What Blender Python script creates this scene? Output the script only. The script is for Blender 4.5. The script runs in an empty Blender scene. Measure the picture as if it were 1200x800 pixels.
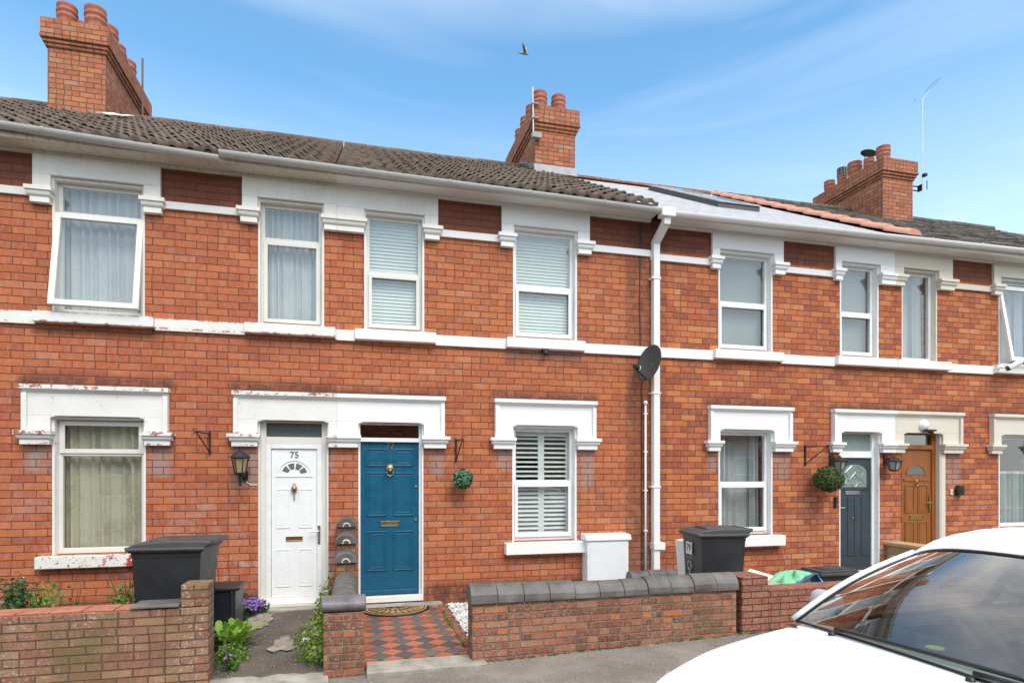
import bpy, bmesh, math, random
from math import sin, cos, pi, radians
from mathutils import Vector, Matrix
R = random.Random(7)
S = bpy.context.scene
COL = S.collection

# ------------------------------------------------------------ camera, sky, sun, exposure
cam = bpy.data.objects.new('camera', bpy.data.cameras.new('camera'))
COL.objects.link(cam); S.camera = cam
cam.location = (0, -7.7, 1.7)
cam.rotation_euler = (radians(90), 0, radians(-14.468))
cam.data.sensor_width = 36; cam.data.lens = 21.51
cam.data.shift_y = 0.1275
cam.data.clip_start = 0.05; cam.data.clip_end = 2000
SUN_EL, SUN_AZ = 50, 166          # azimuth measured from +y, clockwise; sun high behind the camera's left shoulder
W = bpy.data.worlds.new('World'); S.world = W; W.use_nodes = True
nt = W.node_tree; nt.nodes.clear()
out = nt.nodes.new('ShaderNodeOutputWorld'); bg = nt.nodes.new('ShaderNodeBackground')
sky = nt.nodes.new('ShaderNodeTexSky'); sky.sky_type = 'NISHITA'; sky.sun_disc = False
sky.sun_elevation = radians(SUN_EL); sky.sun_rotation = radians(SUN_AZ)
sky.air_density = 1.0; sky.dust_density = 0.6; sky.ozone_density = 1.6
tc = nt.nodes.new('ShaderNodeTexCoord')
def wn(t, **k):
    n = nt.nodes.new(t)
    for a, b in k.items():
        if a in n.inputs: n.inputs[a].default_value = b
        else: setattr(n, a, b)
    return n
mp = wn('ShaderNodeMapping'); mp.inputs['Scale'].default_value = (1.0, 1.3, 7.5); mp.inputs['Rotation'].default_value = (0.0, radians(7), radians(20))
nz = wn('ShaderNodeTexNoise', Scale=1.7, Detail=7.0, Roughness=0.56, Distortion=0.5)
rp = wn('ShaderNodeValToRGB'); rp.color_ramp.elements[0].position = 0.50; rp.color_ramp.elements[1].position = 0.80
sx = wn('ShaderNodeSeparateXYZ')
zm = wn('ShaderNodeMapRange'); zm.inputs['From Min'].default_value = 0.62; zm.inputs['From Max'].default_value = 0.9
zm.inputs['To Min'].default_value = 0.17; zm.inputs['To Max'].default_value = 1.0
cover = wn('ShaderNodeMath', operation='MULTIPLY')
nz2 = wn('ShaderNodeTexNoise', Scale=2.2, Detail=8.0, Roughness=0.6)
rp2 = wn('ShaderNodeValToRGB'); rp2.color_ramp.elements[0].position = 0.22; rp2.color_ramp.elements[1].position = 0.72
zm2 = wn('ShaderNodeMapRange'); zm2.inputs['From Min'].default_value = 0.57; zm2.inputs['From Max'].default_value = 0.76
ov = wn('ShaderNodeMath', operation='MULTIPLY'); 
tint = wn('ShaderNodeMix', data_type='RGBA', blend_type='MULTIPLY'); tint.inputs[0].default_value = 1.0
tint.inputs[7].default_value = (1.02, 1.44, 1.46, 1)
mixc = wn('ShaderNodeMix', data_type='RGBA')
mixc.inputs[7].default_value = (7.0, 7.3, 7.6, 1)
# pale band of air low over the roofs
hz = wn('ShaderNodeMapRange'); hz.inputs['From Min'].default_value = 0.02; hz.inputs['From Max'].default_value = 0.52
hz.inputs['To Min'].default_value = 0.92; hz.inputs['To Max'].default_value = 0.0
mixh = wn('ShaderNodeMix', data_type='RGBA'); mixh.inputs[7].default_value = (5.4, 6.0, 6.5, 1)
L = nt.links.new
L(tc.outputs['Generated'], mp.inputs[0]); L(mp.outputs[0], nz.inputs['Vector']); L(nz.outputs['Fac'], rp.inputs[0])
L(tc.outputs['Generated'], sx.inputs[0]); L(sx.outputs['Z'], zm.inputs['Value']); L(rp.outputs[0], cover.inputs[0]); L(zm.outputs[0], cover.inputs[1])
L(tc.outputs['Generated'], nz2.inputs['Vector']); L(nz2.outputs['Fac'], rp2.inputs[0]); L(sx.outputs['Z'], zm2.inputs['Value'])
bk = wn('ShaderNodeMapRange'); bk.inputs['From Min'].default_value = 0.05; bk.inputs['From Max'].default_value = -0.35; bk.inputs['To Max'].default_value = 0.62
mxb = wn('ShaderNodeMath', operation='MAXIMUM'); L(sx.outputs['Y'], bk.inputs['Value']); L(zm2.outputs[0], mxb.inputs[0]); L(bk.outputs[0], mxb.inputs[1])
L(rp2.outputs[0], ov.inputs[0]); L(mxb.outputs[0], ov.inputs[1])
L(sky.outputs[0], tint.inputs[6]); L(sx.outputs['Z'], hz.inputs['Value']); L(hz.outputs[0], mixh.inputs[0]); L(tint.outputs[2], mixh.inputs[6])
L(mixh.outputs[2], mixc.inputs[6]); L(cover.outputs[0], mixc.inputs[0])
mixo = wn('ShaderNodeMix', data_type='RGBA'); mixo.inputs[7].default_value = (10.2, 9.9, 9.4, 1)
L(mixc.outputs[2], mixo.inputs[6]); L(ov.outputs[0], mixo.inputs[0]); L(mixo.outputs[2], bg.inputs[0]); L(bg.outputs[0], out.inputs[0])
bg.inputs[1].default_value = 0.15
sl = bpy.data.lights.new('sun', 'SUN'); sl.energy = 2.0; sl.angle = radians(32); sl.color = (1.0, 0.90, 0.77)
so = bpy.data.objects.new('sun', sl); COL.objects.link(so)
az = radians(SUN_AZ); el = radians(SUN_EL)
sd = Vector((sin(az)*cos(el), cos(az)*cos(el), sin(el)))
so.rotation_euler = sd.to_track_quat('Z', 'Y').to_euler()
vs = S.view_settings; vs.view_transform = 'Standard'; vs.look = 'None'; vs.exposure = 0.48; vs.gamma = 1; vs.use_curve_mapping = False
S.render.engine = 'CYCLES'

# ------------------------------------------------------------ node helper
class NB:
    def __init__(s, name):
        s.m = bpy.data.materials.new(name); s.m.use_nodes = True; s.t = s.m.node_tree; s.t.nodes.clear()
        s.o = s.t.nodes.new('ShaderNodeOutputMaterial'); s.b = s.t.nodes.new('ShaderNodeBsdfPrincipled')
        s.t.links.new(s.b.outputs[0], s.o.inputs[0])
    def set(s, sock, v):
        if hasattr(v, 'is_output') or isinstance(v, bpy.types.NodeSocket): s.t.links.new(v, sock)
        else:
            if isinstance(v, (tuple, list)) and len(v) == 3 and sock.type == 'RGBA': v = (*v, 1)
            sock.default_value = v
    def n(s, t, **k):
        n = s.t.nodes.new(t)
        for a, b in k.items():
            if hasattr(n, a) and a not in n.inputs: setattr(n, a, b)
            else: s.set(n.inputs[a], b)
        return n
    def math(s, op, a, b=0.0, c=None):
        n = s.t.nodes.new('ShaderNodeMath'); n.operation = op
        s.set(n.inputs[0], a); s.set(n.inputs[1], b)
        if c is not None: s.set(n.inputs[2], c)
        return n.outputs[0]
    def mix(s, f, a, b, mode='MIX'):
        n = s.t.nodes.new('ShaderNodeMix'); n.data_type = 'RGBA'; n.blend_type = mode
        s.set(n.inputs[0], f); s.set(n.inputs[6], a); s.set(n.inputs[7], b); return n.outputs[2]
    def fmix(s, f, a, b):
        n = s.t.nodes.new('ShaderNodeMix'); n.data_type = 'FLOAT'
        s.set(n.inputs[0], f); s.set(n.inputs[2], a); s.set(n.inputs[3], b); return n.outputs[0]
    def noise(s, scale, detail=4, rough=.55, vec=None, dist=0.0):
        n = s.n('ShaderNodeTexNoise', Scale=scale, Detail=detail, Roughness=rough, Distortion=dist)
        s.t.links.new(vec if vec is not None else s.obj(), n.inputs['Vector']); return n.outputs['Fac']
    def obj(s):
        if not hasattr(s, '_o'): s._o = s.t.nodes.new('ShaderNodeTexCoord').outputs['Object']
        return s._o
    def map(s, v, a, b, c=0.0, d=1.0):
        n = s.n('ShaderNodeMapRange'); s.set(n.inputs[0], v)
        for i, q in enumerate((a, b, c, d)): s.set(n.inputs[i+1], q)
        return n.outputs[0]
    def ramp(s, v, stops, interp='LINEAR'):
        n = s.t.nodes.new('ShaderNodeValToRGB'); cr = n.color_ramp; cr.interpolation = interp
        while len(cr.elements) < len(stops): cr.elements.new(.5)
        for e, (p, c) in zip(cr.elements, stops): e.position = p; e.color = (*c, 1) if len(c) == 3 else c
        s.set(n.inputs[0], v); return n.outputs[0]
    def bump(s, h, dist=.01, st=1.0):
        n = s.n('ShaderNodeBump', Strength=st, Distance=dist); s.set(n.inputs['Height'], h); s.set(s.b.inputs['Normal'], n.outputs[0])
    def fin(s, col, rough=.6, metal=0.0, **k):
        s.set(s.b.inputs['Base Color'], col); s.set(s.b.inputs['Roughness'], rough); s.set(s.b.inputs['Metallic'], metal)
        for a, b in k.items(): s.set(s.b.inputs[a.replace('_', ' ')], b)
        return s.m

def simple(name, col, rough=.5, metal=0.0, var=.12, scale=9, bump=0.0, bscale=60, **k):
    b = NB(name); f = b.noise(scale, 5)
    c = b.mix(b.map(f, .3, .7), tuple(x*(1-var) for x in col), tuple(min(1, x*(1+var)) for x in col))
    if bump: b.bump(b.noise(bscale, 4), bump)
    r2 = b.map(f, .3, .7, max(0, rough-.06), min(1, rough+.08))
    return b.fin(c, r2, metal, **k)

def brick_mat(name, stops, mortar, bw=.226, bh=.0835, mw=.0036, split=.07, zdark=None, pale=0.0, lichen=0.0, rough=.85, off=0.0, palez=(1.9, .2), depth=.006, moss=0.0, stains=(), cx=0.0):
    b = NB(name); g = b.n('ShaderNodeNewGeometry')
    sn = b.n('ShaderNodeSeparateXYZ'); b.set(sn.inputs[0], g.outputs['True Normal'])
    sp = b.n('ShaderNodeSeparateXYZ'); b.set(sp.inputs[0], b.obj())
    sideF = b.math('GREATER_THAN', b.math('ABSOLUTE', sn.outputs[0]), .6)
    topF = b.math('GREATER_THAN', b.math('ABSOLUTE', sn.outputs[2]), .6)
    wob = b.math('MULTIPLY', b.math('SUBTRACT', b.noise(1.3, 2), .5), .012)
    u = b.math('ADD', b.fmix(sideF, sp.outputs[0], sp.outputs[1]), off)
    v = b.math('ADD', b.fmix(topF, sp.outputs[2], sp.outputs[1]), wob)
    vv = b.math('DIVIDE', v, bh); row = b.math('FLOOR', vv); fv = b.math('FRACT', vv)
    def white(x, y, z):
        c = b.n('ShaderNodeCombineXYZ'); b.set(c.inputs[0], x); b.set(c.inputs[1], y); b.set(c.inputs[2], z)
        w = b.n('ShaderNodeTexWhiteNoise'); w.noise_dimensions = '3D'; b.set(w.inputs[0], c.outputs[0]); return w.outputs['Value']
    jit = b.math('MULTIPLY', white(row, 3.3, 1.7), .07)
    uu = b.math('ADD', b.math('ADD', b.math('DIVIDE', u, bw), b.math('MULTIPLY', b.math('MODULO', row, 2), .5)), jit)
    col = b.math('FLOOR', uu); fu = b.math('FRACT', uu)
    sf = b.math('LESS_THAN', white(col, row, 5.1), split)
    fu2x = b.math('MULTIPLY', fu, 2); fuh = b.math('FRACT', fu2x)
    du1 = b.math('MULTIPLY', b.math('MINIMUM', fu, b.math('SUBTRACT', 1, fu)), bw)
    du2 = b.math('MULTIPLY', b.math('MINIMUM', fuh, b.math('SUBTRACT', 1, fuh)), bw/2)
    du = b.fmix(sf, du1, du2)
    dv = b.math('MULTIPLY', b.math('MINIMUM', fv, b.math('SUBTRACT', 1, fv)), bh)
    col2 = b.math('ADD', col, b.math('MULTIPLY', sf, b.math('MULTIPLY', b.math('FLOOR', fu2x), .5)))
    d = b.math('ADD', b.math('MINIMUM', b.math('ADD', du, .0008), dv), b.math('MULTIPLY', b.math('SUBTRACT', b.noise(38, 3), .5), .007))
    mask = b.map(d, mw-.0015, mw+.0025)
    w1 = white(col2, row, 0.4); w2 = white(col2, row, 9.4)
    c = b.ramp(w1, stops); ms = b.n('ShaderNodeMapping'); b.set(ms.inputs[0], b.obj()); ms.inputs['Scale'].default_value = (60, 60, 16); c = b.mix(b.map(b.noise(1.0, 4, .7, ms.outputs[0]), .42, .68, 0, .42), c, (.66, .29, .17))
    bv = b.n('ShaderNodeCombineXYZ'); b.set(bv.inputs[0], b.math('MULTIPLY', u, 17)); b.set(bv.inputs[1], b.math('MULTIPLY', row, 7.31)); b.set(bv.inputs[2], b.math('MULTIPLY', v, 4))
    c = b.mix(b.map(b.noise(1.0, 3, .6, bv.outputs[0]), .50, .66, 0, .50), c, b.mix(.5, c, (.66, .33, .23)))
    bw2 = b.n('ShaderNodeCombineXYZ'); b.set(bw2.inputs[0], b.math('MULTIPLY', u, 26)); b.set(bw2.inputs[1], b.math('MULTIPLY', row, 3.77)); b.set(bw2.inputs[2], 5.0)
    c = b.mix(b.map(b.noise(1.0, 3, .6, bw2.outputs[0]), .54, .70, 0, .45), c, b.mix(.6, c, (.20, .065, .045)))
    c = b.mix(b.map(b.noise(30, 6, .7), .35, .8, 0, .35), c, (.14, .05, .035), 'MIX')
    c = b.mix(b.map(w2, .4, 1, 0, .2), c, (.20, .065, .045), 'MIX')
    big = b.noise(.8, 5, .6)
    c = b.mix(b.map(big, .4, .7, 0, .28), c, (.24, .075, .05), 'MIX')
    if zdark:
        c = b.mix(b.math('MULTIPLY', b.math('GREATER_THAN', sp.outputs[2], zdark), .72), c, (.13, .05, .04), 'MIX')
    if pale:
        zz = b.map(sp.outputs[2], palez[0], palez[1]); pn = b.map(b.math('ADD', b.noise(5.5, 7, .7), b.math('MULTIPLY', b.math('SUBTRACT', b.noise(.9, 2), .5), .9)), .50, .68)
        blk = b.map(w2, .35, .8)
        c = b.mix(b.math('MULTIPLY', b.math('MULTIPLY', b.math('MULTIPLY', zz, pn), pale), b.math('ADD', b.math('MULTIPLY', blk, .7), .3)), c, (.55, .43, .38))
    for (xa, xb, za, zb, sc_, st_) in stains:
        sxm = b.math('MULTIPLY', b.map(sp.outputs[0], xa-cx-.05, xa-cx+.05), b.map(sp.outputs[0], xb-cx+.05, xb-cx-.05)); szm = b.math('MULTIPLY', b.map(sp.outputs[2], za-.02, za+.01), b.map(sp.outputs[2], zb+.06, zb-.05))
        c = b.mix(b.math('MULTIPLY', b.math('MULTIPLY', sxm, szm), b.map(b.noise(7, 5, .7), .28, .52, 0, st_)), c, sc_)
    if lichen:
        ln = b.map(b.noise(48, 5, .75), .55, .62); lb = b.map(b.noise(2.2, 3), .38, .58)
        c = b.mix(b.math('MULTIPLY', b.math('MULTIPLY', ln, lb), lichen), c, (.50, .47, .40))
    if moss:
        c = b.mix(b.math('MULTIPLY', b.map(b.noise(1.6, 5, .65), .48, .66), moss), c, (.16, .13, .05))
    mc = b.mix(b.map(b.noise(14, 4), .35, .7), mortar, tuple(x*.55 for x in mortar))
    c = b.mix(mask, mc, c)
    h = b.math('ADD', mask, b.math('ADD', b.math('MULTIPLY', b.noise(60, 5, .7), .5), b.math('MULTIPLY', w2, .35)))
    b.bump(h, depth, 1.0)
    return b.fin(c, rough, Specular_IOR_Level=.25)

def white_mat(name, col=(.80, .80, .78), dirt=.25, peel=0.0, rough=.5, streak=0.0, edge=()):
    b = NB(name); c = b.mix(b.map(b.noise(3, 6, .65), .40, .8, 0, dirt), col, (.42, .38, .31))
    c = b.mix(b.map(b.noise(40, 4, .7), .62, .8, 0, dirt*.9), c, (.30, .27, .22))
    if edge:
        sp_ = b.n('ShaderNodeSeparateXYZ'); b.set(sp_.inputs[0], b.obj())
        for za, zb in edge:
            m_ = b.math('MULTIPLY', b.map(sp_.outputs[2], za-.01, za+.01), b.map(sp_.outputs[2], zb+.01, zb-.005))
            c = b.mix(b.math('MULTIPLY', m_, b.map(b.noise(10, 9, .8), .51, .55)), c, (.30, .12, .09))
    if streak:
        m = b.n('ShaderNodeMapping'); b.set(m.inputs[0], b.obj()); m.inputs['Scale'].default_value = (9, 9, .8)
        c = b.mix(b.map(b.noise(2.2, 5, .6, m.outputs[0]), .5, .75, 0, streak), c, (.33, .27, .19))
    if peel:
        c = b.mix(b.map(b.noise(11, 8, .75), .62, .65, 0, peel), c, (.30, .17, .12))
        b.bump(b.noise(11, 8, .75), .004)
    else: b.bump(b.noise(25, 5), .0012)
    return b.fin(c, rough)

M = {}
STOP = [(0, (.38, .090, .040)), (.25, (.48, .122, .048)), (.6, (.52, .143, .054)), (.95, (.56, .175, .062)), (1, (.52, .20, .12))]
STOPC = [(0, (.27, .066, .033)), (.3, (.43, .104, .038)), (.6, (.52, .138, .044)), (.88, (.60, .19, .058)), (1, (.64, .26, .09))]
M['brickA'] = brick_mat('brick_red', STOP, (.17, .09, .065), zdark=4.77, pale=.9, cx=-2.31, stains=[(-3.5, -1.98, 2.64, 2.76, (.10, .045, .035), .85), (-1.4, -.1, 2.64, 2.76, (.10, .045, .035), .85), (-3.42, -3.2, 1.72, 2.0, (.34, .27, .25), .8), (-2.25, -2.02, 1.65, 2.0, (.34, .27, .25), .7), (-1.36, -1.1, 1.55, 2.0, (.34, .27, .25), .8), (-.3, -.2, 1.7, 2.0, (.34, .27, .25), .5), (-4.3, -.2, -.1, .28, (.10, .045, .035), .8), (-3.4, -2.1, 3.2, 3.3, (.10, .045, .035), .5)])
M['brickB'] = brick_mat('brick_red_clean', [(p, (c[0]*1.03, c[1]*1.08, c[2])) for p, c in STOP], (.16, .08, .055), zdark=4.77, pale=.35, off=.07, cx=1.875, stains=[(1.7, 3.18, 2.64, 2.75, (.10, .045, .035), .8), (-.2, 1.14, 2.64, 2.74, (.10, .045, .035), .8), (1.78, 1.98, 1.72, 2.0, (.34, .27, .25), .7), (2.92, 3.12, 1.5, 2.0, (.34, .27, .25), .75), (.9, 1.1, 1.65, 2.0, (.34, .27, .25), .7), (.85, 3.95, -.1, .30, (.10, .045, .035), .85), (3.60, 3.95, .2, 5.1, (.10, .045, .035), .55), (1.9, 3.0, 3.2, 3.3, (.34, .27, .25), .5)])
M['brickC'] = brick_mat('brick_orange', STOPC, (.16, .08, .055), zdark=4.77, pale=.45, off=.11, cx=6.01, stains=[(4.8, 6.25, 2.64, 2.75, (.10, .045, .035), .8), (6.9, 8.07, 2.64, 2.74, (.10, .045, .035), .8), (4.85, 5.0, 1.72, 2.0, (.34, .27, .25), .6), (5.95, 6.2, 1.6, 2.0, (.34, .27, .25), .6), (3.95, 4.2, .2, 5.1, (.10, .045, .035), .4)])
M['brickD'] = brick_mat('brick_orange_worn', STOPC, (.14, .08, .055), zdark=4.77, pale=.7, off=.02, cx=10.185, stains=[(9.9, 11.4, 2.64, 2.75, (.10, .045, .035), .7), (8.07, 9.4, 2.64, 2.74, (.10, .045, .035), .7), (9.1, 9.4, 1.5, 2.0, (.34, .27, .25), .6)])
M['chimney'] = brick_mat('chimney_brick', [(0, (.33, .085, .04)), (.5, (.46, .13, .055)), (.85, (.55, .19, .07)), (1, (.42, .24, .14))], (.22, .15, .11), bw=.22, bh=.085, split=.35, lichen=.4, moss=.15, depth=.012, mw=.006)
OLD = [(0, (.10, .045, .038)), (.3, (.21, .075, .055)), (.6, (.32, .105, .065)), (.85, (.38, .19, .12)), (.97, (.52, .16, .06))]
M['gardenA'] = brick_mat('garden_brick_buff', [(0, (.20, .10, .075)), (.5, (.27, .16, .105)), (1, (.34, .24, .14))], (.17, .12, .09), bw=.215, bh=.0645, split=.1, lichen=1.0, moss=.75, mw=.005)
M['gardenB'] = brick_mat('garden_brick_old', OLD, (.30, .23, .16), bw=.215, bh=.0645, split=.25, lichen=.7, depth=.014, mw=.0065, moss=.25)
M['gardenC'] = brick_mat('garden_brick_red', [(0, (.21, .07, .05)), (.6, (.27, .10, .07)), (1, (.30, .13, .085))], (.12, .07, .055), bw=.215, bh=.0645, split=.1, lichen=.5, mw=.005)
M['white'] = white_mat('white_masonry_paint', (.82, .82, .80), .10)
M['whiteB'] = white_mat('white_masonry_paint_fresh', (.84, .84, .83), .05)
M['whiteA'] = white_mat('white_masonry_paint_peeling', (.80, .79, .76), .22, .35, edge=((2.60, 2.66), (2.10, 2.16), (3.42, 3.44), (3.31, 3.33), (2.0, 2.02)))
M['whiteTop'] = white_mat('white_masonry_paint_weathered', (.80, .78, .73), .30, .22, streak=.12)
M['cream'] = white_mat('cream_masonry_paint', (.70, .65, .55), .22, .12)
M['sillpeel'] = white_mat('sill_paint_flaking_to_red', (.78, .76, .72), .2, 0)
def sp():
    b = NB('sill_flaking_red'); c = b.mix(b.map(b.noise(14, 6, .7), .50, .54), (.78, .75, .70), (.42, .05, .04))
    sxn = b.n('ShaderNodeSeparateXYZ'); b.set(sxn.inputs[0], b.obj()); k = b.map(sxn.outputs[0], -.6, -.25)
    c = b.mix(k, (.76, .73, .68), c); c = b.mix(b.map(b.noise(30, 5), .60, .63), c, (.12, .07, .05)); b.bump(b.noise(14, 6, .7), .006); return b.fin(c, .6)
M['sillred'] = sp()
M['upvc'] = simple('white_upvc', (.82, .83, .83), .28, var=.03)
M['upvcold'] = white_mat('weathered_upvc', (.74, .73, .68), .2, rough=.4)
M['fascia'] = white_mat('old_fascia', (.72, .66, .54), .5, .3, streak=.7)
M['fasciaN'] = white_mat('new_fascia', (.78, .77, .74), .18, streak=.15)
M['gutterO'] = white_mat('gutter_grey', (.50, .50, .48), .55, rough=.4)
M['gutterN'] = white_mat('gutter_white', (.82, .82, .81), .08, rough=.35)
M['black'] = simple('black_iron', (.018, .017, .017), .45)
M['blackpl'] = simple('black_plastic', (.022, .024, .027), .42, var=.2, scale=4)
M['lidpl'] = simple('grey_black_plastic_lid', (.066, .067, .070), .5, var=.2, scale=4)
M['brass'] = simple('brass', (.50, .34, .12), .35, 1.0)
M['oldbrass'] = simple('aged_brass', (.36, .29, .18), .42, 1.0)
M['steel'] = simple('satin_steel', (.55, .55, .54), .32, 1.0)
M['blue'] = simple('blue_gloss_paint', (.006, .098, .182), .30, var=.08)
M['whitedoor'] = simple('white_door', (.84, .85, .86), .3, var=.02)
M['slate_door'] = simple('anthracite_door', (.040, .055, .070), .45, var=.1)
def wood(name, c1, c2, rough=.4):
    b = NB(name); m = b.n('ShaderNodeMapping'); b.set(m.inputs[0], b.obj()); m.inputs['Scale'].default_value = (28, 28, 1.6)
    f = b.noise(1.4, 5, .6, m.outputs[0], .6); b.bump(f, .001); return b.fin(b.mix(b.map(f, .3, .7), c1, c2), rough)
M['oak'] = wood('oak_grain', (.20, .062, .012), (.36, .13, .03))
M['pine'] = wood('pale_timber', (.44, .29, .14), (.56, .40, .22), .65)
def glass(name, tintc=(.86, .9, .88), rough=.0, k=1.0, ref=(1, 1, 1)):
    b = NB(name); b.t.nodes.remove(b.b)
    gg = b.n('ShaderNodeNewGeometry'); fr = b.n('ShaderNodeFresnel'); b.set(fr.inputs[0], b.fmix(gg.outputs['Backfacing'], 1.52, 1/1.52)); tr = b.n('ShaderNodeBsdfTransparent', Color=(*tintc, 1)); gl = b.n('ShaderNodeBsdfGlossy', Roughness=rough, Color=(*ref, 1))
    bm_ = b.n('ShaderNodeBump', Strength=.25, Distance=.002); b.set(bm_.inputs['Height'], b.noise(2.2, 2)); b.set(gl.inputs['Normal'], bm_.outputs[0])
    mxs = b.t.nodes.new('ShaderNodeMixShader'); b.set(mxs.inputs[0], b.math('MINIMUM', b.math('MULTIPLY', fr.outputs[0], k), 1.0))
    b.set(mxs.inputs[1], tr.outputs[0]); b.set(mxs.inputs[2], gl.outputs[0]); b.set(b.o.inputs[0], mxs.outputs[0]); return b.m
M['glass'] = glass('window_glass', (.95, .97, .96), k=1.5)
M['glassdark'] = glass('tinted_glass', (.42, .46, .45), k=3.2)
M['carglass'] = glass('windscreen_glass', (.56, .63, .59), k=3.2)
def frosted(name, col, a=.5):
    b = NB(name); v = b.n('ShaderNodeTexVoronoi', Scale=60.0); b.set(v.inputs['Vector'], b.obj()); b.bump(v.outputs['Distance'], .003)
    return b.fin(col, .25, Specular_IOR_Level=.8)
M['obscure'] = frosted('obscure_glass', (.20, .27, .24))
M['obscure2'] = frosted('grey_obscure_glass', (.085, .10, .092))
M['leaded'] = frosted('leaded_glass', (.13, .15, .13))
def net(name, col=(.62, .64, .62), lace=.6, alpha=.93, yellow=0):
    b = NB(name); sp_ = b.n('ShaderNodeSeparateXYZ'); b.set(sp_.inputs[0], b.obj())
    v = b.n('ShaderNodeTexVoronoi', Scale=22.0); v.feature = 'DISTANCE_TO_EDGE'
    m = b.n('ShaderNodeMapping'); b.set(m.inputs[0], b.obj()); m.inputs['Scale'].default_value = (1, .2, 1.0)
    nzz = b.n('ShaderNodeTexNoise', Scale=9.0, Detail=2.0); b.set(nzz.inputs['Vector'], m.outputs[0])
    ad = b.mix(.25, m.outputs[0], nzz.outputs['Color']); b.set(v.inputs['Vector'], ad)
    low = b.map(sp_.outputs[2], -.05, -.55) if False else b.map(b.noise(3, 2), .4, .6, .3, 1)
    pat = b.math('MULTIPLY', b.math('MULTIPLY', b.map(v.outputs['Distance'], .03, .06), lace), low)
    c = b.mix(pat, col, tuple(x*.45 for x in col))
    b.fin(c, .9); tr = b.n('ShaderNodeBsdfTranslucent', Color=(*col, 1)); ms = b.t.nodes.new('ShaderNodeMixShader'); ms.inputs[0].default_value = .3
    b.set(ms.inputs[1], b.b.outputs[0]); b.set(ms.inputs[2], tr.outputs[0])
    tp = b.n('ShaderNodeBsdfTransparent'); m2 = b.t.nodes.new('ShaderNodeMixShader'); m2.inputs[0].default_value = 1-alpha
    b.set(m2.inputs[1], ms.outputs[0]); b.set(m2.inputs[2], tp.outputs[0]); b.set(b.o.inputs[0], m2.outputs[0]); return b.m
M['net'] = net('net_curtain', (.80, .83, .86), .35)
M['netyellow'] = net('cream_net_curtain', (.93, .86, .68), .7)
M['blindw'] = simple('white_blind', (.62, .665, .65), .5, var=.04)
M['shutter'] = simple('shutter_white', (.82, .83, .84), .4, var=.03)
M['greyblind'] = simple('grey_roller_blind', (.25, .265, .275), .7, var=.12, scale=1.2)
M['mesh'] = simple('dish_mesh', (.06, .058, .055), .6)
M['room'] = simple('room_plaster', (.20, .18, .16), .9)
M['pot'] = simple('terracotta_pot', (.38, .125, .075), .75, var=.3, scale=14, bump=.004)
M['ridge_salmon'] = simple('salmon_ridge_tile', (.55, .26, .18), .7, var=.16, scale=10, bump=.003)
M['capbrick'] = simple('weathered_clay', (.27, .11, .075), .85, var=.35, scale=9, bump=.003)
M['lead'] = simple('lead_flashing', (.30, .31, .32), .5, var=.25)
M['mortar'] = simple('cement_mortar', (.40, .38, .34), .9, var=.3, scale=12, bump=.008)
M['whitepatch'] = simple('white_patch', (.8, .8, .8), .6)
def tiles():
    b = NB('brown_roof_tile'); c = b.ramp(b.noise(7, 8, .7), [(.25, (.065, .045, .036)), (.5, (.15, .108, .082)), (.72, (.23, .18, .14)), (.85, (.34, .31, .26))])
    c = b.mix(b.map(b.noise(90, 3, .6), .62, .7, 0, .6), c, (.33, .31, .27)); c = b.mix(b.map(b.noise(.9, 4), .4, .65, 0, .45), c, (.07, .05, .04))
    b.bump(b.noise(70, 5, .7), .006); return b.fin(c, .9)
M['pantile'] = tiles()
def slate(name, a, c_, lich, w=.26, h=.2):
    b = NB(name); sp_ = b.n('ShaderNodeSeparateXYZ'); b.set(sp_.inputs[0], b.obj())
    vv = b.math('DIVIDE', sp_.outputs[1], h); row = b.math('FLOOR', vv)
    uu = b.math('ADD', b.math('DIVIDE', sp_.outputs[0], w), b.math('MULTIPLY', b.math('MODULO', row, 2), .5))
    cc = b.n('ShaderNodeCombineXYZ'); b.set(cc.inputs[0], b.math('FLOOR', uu)); b.set(cc.inputs[1], row)
    wnn = b.n('ShaderNodeTexWhiteNoise'); b.set(wnn.inputs[0], cc.outputs[0])
    c = b.mix(wnn.outputs['Value'], a, c_)
    fu = b.math('FRACT', uu); fv = b.math('FRACT', vv)
    gap = b.math('MINIMUM', b.map(b.math('MINIMUM', fu, b.math('SUBTRACT', 1, fu)), .01, .03), b.map(fv, .01, .05))
    c = b.mix(gap, tuple(x*(.35 if lich > .3 else .72) for x in a), c)
    c = b.mix(b.map(b.noise(26, 7, .75), .5, .68, 0, lich), c, (.34, .33, .27))
    c = b.mix(b.map(b.noise(3, 5, .7), .45, .7, 0, lich*.8), c, (.10, .085, .06))
    b.bump(b.math('ADD', b.math('MULTIPLY', fv, -.6), b.math('ADD', gap, b.math('MULTIPLY', b.noise(50, 5, .7), lich*2))), .012); return b.fin(c, .75 if lich > .3 else .45)
M['slateC'] = slate('pale_slate', (.43, .43, .435), (.49, .49, .50), .2)
M['slateD'] = slate('mottled_tile', (.075, .060, .050), (.13, .105, .085), .75)
M['coping'] = simple('blue_grey_coping', (.118, .110, .104), .5, var=.5, scale=5, bump=.003)
M['copingP'] = simple('purple_grey_coping', (.155, .14, .155), .4, var=.35, scale=7, bump=.003)
M['copingR'] = simple('clay_coping', (.42, .15, .09), .8, var=.3, scale=9, bump=.004)
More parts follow.
